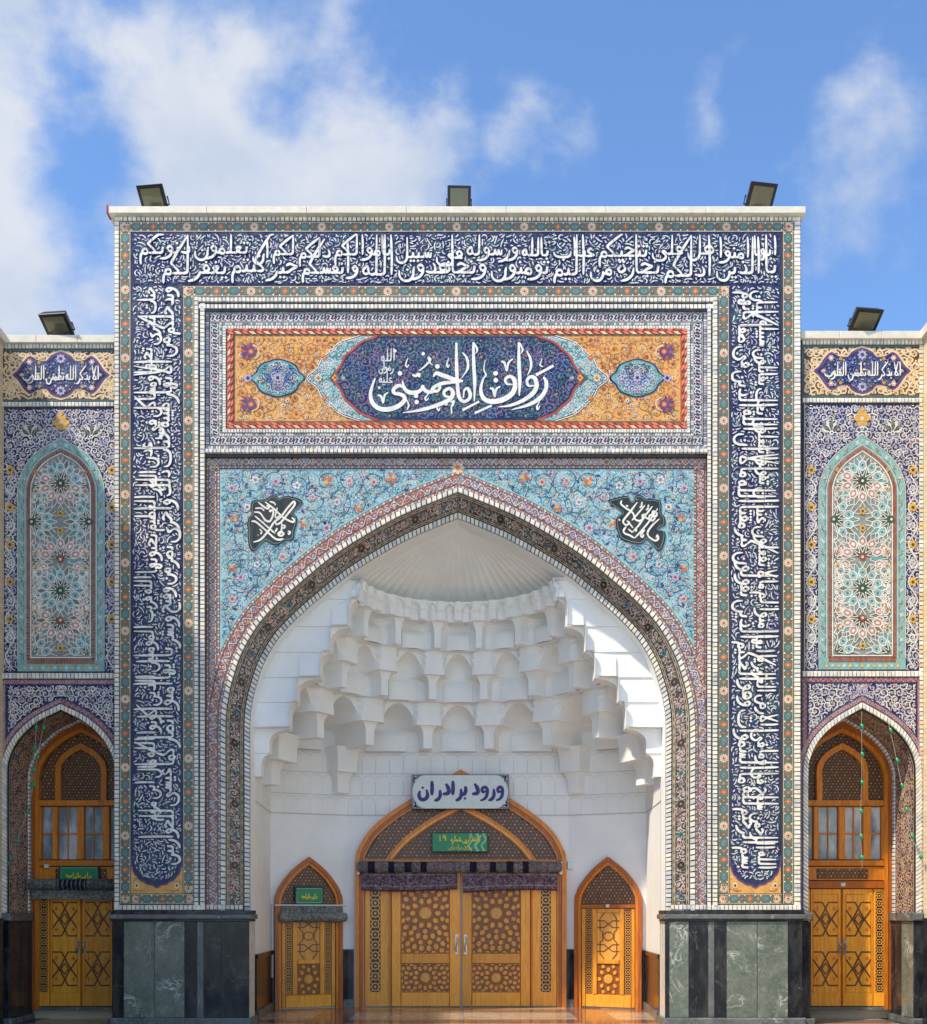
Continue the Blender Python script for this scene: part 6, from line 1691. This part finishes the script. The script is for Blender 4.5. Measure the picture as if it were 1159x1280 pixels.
# ------------------------------------------------------------------ ground
m = MB(); m.box(-250, 250, -250, 250, -.3, -.012, 'paving'); tag(m.build('plaza_ground', None), kind='structure')
floor = bpy.data.objects.new('recess_floor', None); COL.objects.link(floor); tag(floor, kind='structure')
m = MB(); m.box(-6.98, 6.98, -3.2, 3.3, -.011, -.006, 'grout'); fl = m.build('floor_bed', None); tag(fl, kind='structure'); bpy.data.objects.remove(floor)
fr_ = random.Random(3)
for i in range(22):
    for j in range(10):
        x0, y0 = -6.6 + i * .6, -2.7 + j * .6
        band_ = (j in (5, 8)) or (i in (7, 14))
        mm = MB(); mm.box(x0 + .002, x0 + .598, y0 + .002, y0 + .598, -.006, 0.0, 'floor_stone_red' if band_ else 'floor_stone'); mm.build('floor_slab', fl)

# ------------------------------------------------------------------ signs
def board(name, Y, u0, v0, u1, v1, th, frame, face, label, fw=1.4, tilt=0.0):
    E = empty(name, (PX((u0 + u1) / 2, Y), Y, PZ(v1, Y)), label, 'sign')
    f = plane_map(Y)
    ob = OB(f); plank(ob, f, u0, v0, u1, v1, 0, th, frame, .3); ob.build('board', E, recalc=False)
    ob = OB(f); plank(ob, f, u0 + fw, v0 + fw, u1 - fw, v1 - fw, th - .001, th + .006, face, .1); ob.build('panel', E, recalc=False)
    return E, f
SG, fs = board('sign_board', 2.98, 514.5, 968.5, 636.5, 1012, .05, 'sign_frame', 'sign_white', 'white sign board with large blue lettering over the double door', .9)
cap = [(516 + 15 * (1 - math.cos(a)), 990.2 - 20.5 * math.sin(a)) for a in np.linspace(-math.pi / 2, math.pi / 2, 15)]
for sx in (0, 1):
    mx = (lambda u: u) if sx == 0 else (lambda u: 1151 - u)
    for sy in (-1, 1):
        P = [(515.6, 990.2 + sy * 20.6)] + [(u, v) for u, v in (cap if sy < 0 else cap[::-1]) if (v - 990.2) * sy > -1e-6]
        P = [(mx(u), v) for u, v in P]; ob = OB(fs)
        ob.fill(P, .0585, 'sign_grey')
        for k in range(7):
            a = sy * (.25 + k * .2); c0 = (mx(517.2), 990.2 + sy * 19.2); ob.leaf(c0[0], c0[1], (0 if sx == 0 else math.pi) - a * (1 if sx == 0 else -1), 5 + (k % 3) * 2, 2, .06, 'navy' if k % 2 else 'sign_white')
        ob.build('corner_ornament', SG, recalc=False)
ob = OB(fs); ZS = lambda P: [(500 + x / 7.727, 960 + y / 7.727) for x, y in P]
for P, w in [([(196, 225), (186, 268), (204, 305), (245, 305), (268, 270), (258, 212)], 30), ([(310, 128), (312, 200), (310, 268)], 30), ([(388, 215), (390, 270), (370, 305), (334, 322)], 28),
             ([(445, 155), (470, 205), (468, 245), (415, 258)], 32), ([(512, 128), (514, 200), (511, 266)], 30), ([(632, 180), (636, 225), (620, 255), (588, 258)], 30), ([(590, 205), (592, 265), (575, 300), (538, 320)], 28),
             ([(722, 155), (750, 205), (748, 245), (696, 256)], 32), ([(842, 225), (800, 235), (795, 205), (822, 190), (845, 215), (838, 270), (815, 302), (776, 320)], 26), ([(906, 205), (908, 265), (890, 300), (855, 320)], 28), ([(990, 225), (952, 235), (946, 205), (970, 188), (990, 212), (986, 268), (964, 302), (928, 318)], 26)]:
    q = cat(ZS(P), 6); n = len(q); ob.ribbon(q, [1.2 * w / 7.727 * min(1, .55 + 2.2 * min(i, n - 1 - i) / n) for i in range(n)], .060, 'sign_blue')
for x, y in ((222, 195), (628, 298)): (u, v), = ZS([(x, y)]); dot(ob, u, v, 2.0, .060, 'sign_blue')
ob.build('sign_lettering', SG, recalc=False)
G1, fg = board('shoe_room_sign', 3.05, 539.5, 1040.5, 610.5, 1065.5, .03, 'sign_frame', 'sign_green', 'green framed sign with yellow lettering under the ogee rib of the double door')
ob = OB(fg)
for (x, w) in ((588, 2.2), (596, 3.5), (604, 2.4)): ob.ribbon(cat([(x, 1042), (x + 3, 1050), (x - 2, 1057), (x + 2, 1064)], 5), w, .037, 'sign_green2')
ob.build('painted_streaks', G1, recalc=False)
ob = OB(fg); line_of_text(ob, 'کفشداری شماره', 601, 1051.5, 7.5, 1.3, .040, 'sign_yellow', .9, max_w=38)
for P in ([(550, 1044.5), (550.5, 1051.5)], [(557.2, 1046.8), (556, 1044.6), (554, 1046), (555.2, 1048.2), (557.2, 1046.8), (557, 1051.5)]): ob.ribbon(cat(P, 4), 1.2, .040, 'sign_yellow')
line_of_text(ob, 'رواق برادران', 590, 1060.5, 5.0, .8, .040, 'sign_yellow', .9, max_w=30)
ob.build('sign_lettering', G1, recalc=False)
def local_sign(f, u0, z0, u1, z1, h, label, text):
    p = f((u0 + u1) / 2, z0, h); E = empty('door_sign', p, label, 'sign')
    ob = OB(f); plank(ob, f, u0, z0, u1, z1, h, h + .03, 'sign_frame', .004); ob.build('board', E, recalc=False)
    ob = OB(f); plank(ob, f, u0 + .03, z0 + .03, u1 - .03, z1 - .03, h + .028, h + .036, 'sign_green', .002)
    ob.ribbon([(u0 + .035, z0 + .035), (u1 - .035, z0 + .035), (u1 - .035, z1 - .035), (u0 + .035, z1 - .035), (u0 + .035, z0 + .035)], .012, .037 + h, 'sign_green2'); ob.build('panel', E, recalc=False)
    g = lambda u, v, hh: f(u, -v, hh)
    ob = OB(g); line_of_text(ob, text, u1 - .12, -(z0 + z1) / 2 + .03, .075, .016, h + .039, 'sign_yellow', .9, max_w=(u1 - u0) - .24); ob.build('sign_lettering', E, recalc=False)
local_sign(f_l, -.26, 1.82, .26, 2.14, .07, 'green framed sign with yellow lettering over the left small door', 'برای بازگرامیه')
fw = lambda u, v, h: (PX(cd_l, YB) + u, YB - h, v)
local_sign(fw, -.33, 2.13, .31, 2.42, .04, 'green framed sign with yellow lettering in the left wing door niche', 'برای بازگرامیه')

# ------------------------------------------------------------------ rolled carpets used as door curtains
def roll(E, f, u0, u1, v, r, h, mats, name='roll', seg=14, sag=0.0):
    n = max(8, int(abs(u1 - u0) / (r * .6))); mb = MB(); lr = random.Random(int(abs(u0) * 1000) % 977)
    P, Rr = [], []
    ph = lr.uniform(0, 6)
    for i in range(n + 1):
        t = i / n; u = u0 + (u1 - u0) * t
        P.append(Vector(f(u, v - sag * math.sin(math.pi * t), h))); Rr.append(r * (1 + .06 * math.sin(t * 17 + ph) + lr.uniform(-.03, .03)) * (.94 if i in (0, n) else 1))
    for a in range(n):
        t = (a + .5) / n; mt = mats(t) if callable(mats) else mats
        mb.tube(P[a:a + 2], Rr[a:a + 2], mt, seg, False)
    for e, k in ((P[0], 0), (P[-1], -1)):
        d = (P[1] - P[0]).normalized() * (-.02 if k == 0 else .02); mb.tube([e, e + d, e + d * 1.05], [Rr[k], Rr[k] * .82, .004], mats(0 if k == 0 else 1) if callable(mats) else mats, seg, True)
    mb.build(name, E, smooth=60)
def cloth(E, f, u0, u1, v0, v1, h, mat, edge, name='hanging_edge', waves=9, amp=.018, drop=0.03):
    ob = OB(f); n = 60; lr = random.Random(int(abs(u0) * 777) % 991); ph = lr.uniform(0, 6)
    def pt(t, s):
        u = u0 + (u1 - u0) * t; bow = drop * (math.sin(math.pi * t * 1.1 + ph) * .5)
        return f(u, v0 + (v1 - v0 - bow) * s if v1 < v0 else v0 + (v1 - v0 + bow) * s, h + amp * s * math.sin(t * waves * 2 * math.pi + ph) + .012 * s)
    for i in range(n):
        for (s0, s1, mt) in ((0, .16, mat), (.16, .22, 'carpet_grey'), (.22, .72, mat), (.72, .78, 'carpet_grey'), (.78, .92, mat), (.92, 1, edge)):
            ob.face([pt(i / n, s0), pt((i + 1) / n, s0), pt((i + 1) / n, s1), pt(i / n, s1)], mt)
    ob.build(name, E, recalc=True, smooth=70)
fm_ = lambda u, v, h: fd(u, v, h)
CM = empty('rolled_carpet_curtain', fd(575, 1117, .2), 'plum patterned carpet curtain rolled up across the top of the double door', 'curtain')
sc_ = lambda t: ('carpet_navy' if (.10 < (t * 2 % 1) < .17 or .30 < (t * 2 % 1) < .36 or .46 < (t * 2 % 1) < .53 or .62 < (t * 2 % 1) < .68) else 'carpet_grey' if (.36 <= (t * 2 % 1) < .46) else 'carpet_mauve')
roll(CM, fd, 449, 700, 1084.5, .098, .21, sc_)
cloth(CM, fd, 453, 572, 1089, 1113, .17, 'carpet_plum', 'carpet_wine', drop=4.0); cloth(CM, fd, 579, 696, 1089, 1115, .17, 'carpet_plum', 'carpet_wine', drop=4.0)
for u in (449.5, 700): 
    ob = OB(fd); plank(ob, fd, u - 2, 1078, u + 2, 1094, .05, .24, 'pipe_white', .2); ob.build('bracket', CM, recalc=False)
CL = empty('rolled_curtain', f_l(0, 1.6, .2), 'grey rolled curtain on a white rail across the left small door', 'curtain')
mb = MB(); mb.tube([f_l(-.62, 1.81, .14), f_l(.66, 1.81, .14)], .016, 'pipe_white', 8); mb.build('rail', CL, smooth=50)
roll(CL, f_l, -.52, .64, 1.60, .085, .15, lambda t: 'carpet_green' if .1 < t < .85 else 'carpet_grey')
cloth(CL, f_l, -.50, .60, 1.80, 1.66, .12, 'carpet_green', 'carpet_green', 'wrapped_top', 6, .008, 0.0)
for u in (-.48, -.12, .2, .55): mb = MB(); mb.tube([f_l(u, 1.82, .13), f_l(u, 1.68, .17), f_l(u, 1.55, .24)], .008, 'carpet_green', 6); mb.build('tie', CL)
ob = OB(f_l); plank(ob, f_l, -.66, .55, -.625, 1.83, .0, .05, 'pipe_white', .004); tag(ob.build('cable_trunking', None, recalc=False), 'upright white cable trunking beside the left small door', 'trunking')
CW = empty('rolled_carpet_curtain', pb_(90, 1112, .2), 'grey carpet curtain rolled up inside the left wing door niche', 'curtain')
roll(CW, pb_, 41, 150, 1106, .085, .18, lambda t: 'carpet_navy' if .34 < t < .68 and (int(t * 60) % 3) else 'carpet_grey')
cloth(CW, pb_, 44, 150, 1112, 1124.5, .14, 'carpet_green', 'carpet_green', waves=5, drop=1.0)

# small fittings
for (f, u, v, lab) in ((pb_, cd_r, 1106, 'small white sensor above the right wing door leaves'), (pb_, cd_l - 42, 1083, 'small white box beside the green sign of the left wing door')):
    ob = OB(f); plank(ob, f, u - 3, v - 2.5, u + 3, v + 2.5, .035, .07, 'sign_white', .4); tag(ob.build('door_sensor', None, recalc=False), lab, 'sensor')
ob = OB(plane_map(3.19)); plank(ob, ob.fm, 709, 1077, 716, 1087, 0, .06, 'sign_white', .5); tag(ob.build('switch_box', None, recalc=False), 'small white box on the wall right of the double door', 'switch')

# ------------------------------------------------------------------ floodlights on the copings
def floodlight(label, u, v_base, Y, yaw, pitch, s=1.0):
    x, z = PX(u, Y), PZ(v_base, Y)
    E = empty('floodlight', (x, Y, z), label, 'floodlight', 'floodlights along the roof edges')
    M = Matrix.Translation((x, Y, z + .19 * s)) @ Matrix.Rotation(yaw, 4, 'Z') @ Matrix.Rotation(pitch, 4, 'X')
    w, h, d = .19 * s, .17 * s, .05 * s
    def T(p): return tuple(M @ Vector(p))
    def frustum(name, a, b, y0, y1, mat):
        mb = MB(); A = [(-a[0], y0, -a[1]), (a[0], y0, -a[1]), (a[0], y0, a[1]), (-a[0], y0, a[1])]; B = [(-b[0], y1, -b[1]), (b[0], y1, -b[1]), (b[0], y1, b[1]), (-b[0], y1, b[1])]
        V = [T(p) for p in A + B]
        for f in ((0, 1, 2, 3), (7, 6, 5, 4), (0, 4, 5, 1), (1, 5, 6, 2), (2, 6, 7, 3), (3, 7, 4, 0)): mb.face([V[i] for i in f], mat)
        return mb.build(name, E)
    frustum('housing', (w, h), (w * .82, h * .72), -d, d * 1.4, 'metal_black')
    for k in range(5): 
        mb = MB(); xx = -w * .6 + w * 1.2 * k / 4
        V = [T(p) for p in ((xx - .004, d * 1.3, -h * .6), (xx + .004, d * 1.3, -h * .6), (xx + .004, d * 2.3, -h * .5), (xx - .004, d * 2.3, -h * .5), (xx - .004, d * 1.3, h * .6), (xx + .004, d * 1.3, h * .6), (xx + .004, d * 2.3, h * .5), (xx - .004, d * 2.3, h * .5))]
        for f in ((0, 1, 2, 3), (7, 6, 5, 4), (0, 4, 5, 1), (1, 5, 6, 2), (2, 6, 7, 3), (3, 7, 4, 0)): mb.face([V[i] for i in f], 'metal_black')
        mb.build('cooling_fin', E)
    frustum('bezel', (w * .99, h * .99), (w, h), -d * 1.25, -d * 1.02, 'metal_black')
    frustum('lens', (w * .76, h * .74), (w * .76, h * .74), -d * 1.35, -d * 1.26, 'lamp_glass')
    mb = MB()
    for sx in (-1, 1): mb.tube([T((sx * w * 1.06, 0, 0)), T((sx * w * 1.06, 0, -h * .6)), (x + sx * .05 * math.cos(yaw), Y + sx * .05 * math.sin(yaw), z + .012)], .011 * s, 'metal_black', 6)
    mb.build('bracket', E)
    mb = MB(); mb.box(x - .08, x + .08, Y - .05, Y + .05, z, z + .02, 'metal_black'); mb.build('base_plate', E)
    mb = MB(); mb.tube([T((0, d * 1.4, -h * .4)), (x + .05, Y + .12, z + .1), (x + .02, Y + .2, z + .01), (x + .1, Y + .35, z + .008)], .007, 'metal_black', 6); mb.build('power_cable', E)
floodlight('black floodlight on the left end of the portal roof, tilted right', 192, 263, .05, R_(-7), R_(50), 1.05)
floodlight('small upright black floodlight at the middle of the portal roof', 574, 263, .05, R_(2), R_(14), .92)
floodlight('black floodlight on the right end of the portal roof, tilted left', 950, 263, .05, R_(9), R_(44), 1.1)
floodlight('black floodlight on the roof of the left wing', 72, 421, .12, R_(-6), R_(62), 1.1)
floodlight('black floodlight on the roof of the right wing', 1081, 416.5, .12, R_(7), R_(58), 1.1)

# ------------------------------------------------------------------ strings of green bulbs in the wing niches
def bulb_string(label, pts, n):
    E = empty('light_string', pts[0], label, 'light string')
    P = [Vector(p) for p in cat(pts, 8)]
    mb = MB(); mb.tube(P, .004, 'cable', 5); mb.build('wire', E)
    for i in range(n):
        q = P[int((i + .5) * (len(P) - 1) / n)]
        mb = MB(); mb.tube([q + Vector((0, 0, .03)), q + Vector((.005, -.01, .0)), q + Vector((.012, -.015, -.035)), q + Vector((.014, -.016, -.05))], [.014, .027, .024, .006], 'bulb_green', 8); mb.build('bulb', E, smooth=60)
W3 = lambda u, v, Y: (PX(u, Y), Y, PZ(v, Y))
bulb_string('string of green bulbs hanging plumb down the middle of the right wing niche', [W3(1077, 890, .08), W3(1077.5, 960, .1), W3(1076, 1030, .12), W3(1078, 1085, .14)], 6)
bulb_string('string of green bulbs slanting down the right side of the right wing niche', [W3(1110, 900, .06), W3(1121, 950, .05), W3(1131, 1000, .03), W3(1140, 1045, .0), W3(1157, 1085, -.05)], 6)
bulb_string('string of green bulbs slanting down the left side of the left wing niche', [W3(57, 897, .06), W3(47, 945, .05), W3(38, 1000, .03), W3(22, 1050, .0), W3(8, 1085, -.03)], 6)
bulb_string('short string of green bulbs at the top of the left wing niche', [W3(46, 896, .06), W3(44, 930, .05), W3(41, 965, .05), W3(39, 992, .04)], 4)

# supply cable lying along the front edge of the portal coping
cb = []
cr = random.Random(5)
for i in range(60):
    u = 192 + (950 - 192) * i / 59; cb.append((PX(u), .10 + cr.uniform(-.03, .03), PZ(263) + .012 + (.006 if i % 9 == 0 else 0)))
mb = MB(); mb.tube(cat(cb, 3), .009, 'metal_black', 5); tag(mb.build('supply_cable', None), 'black supply cable lying along the portal coping between its floodlights', 'cable')
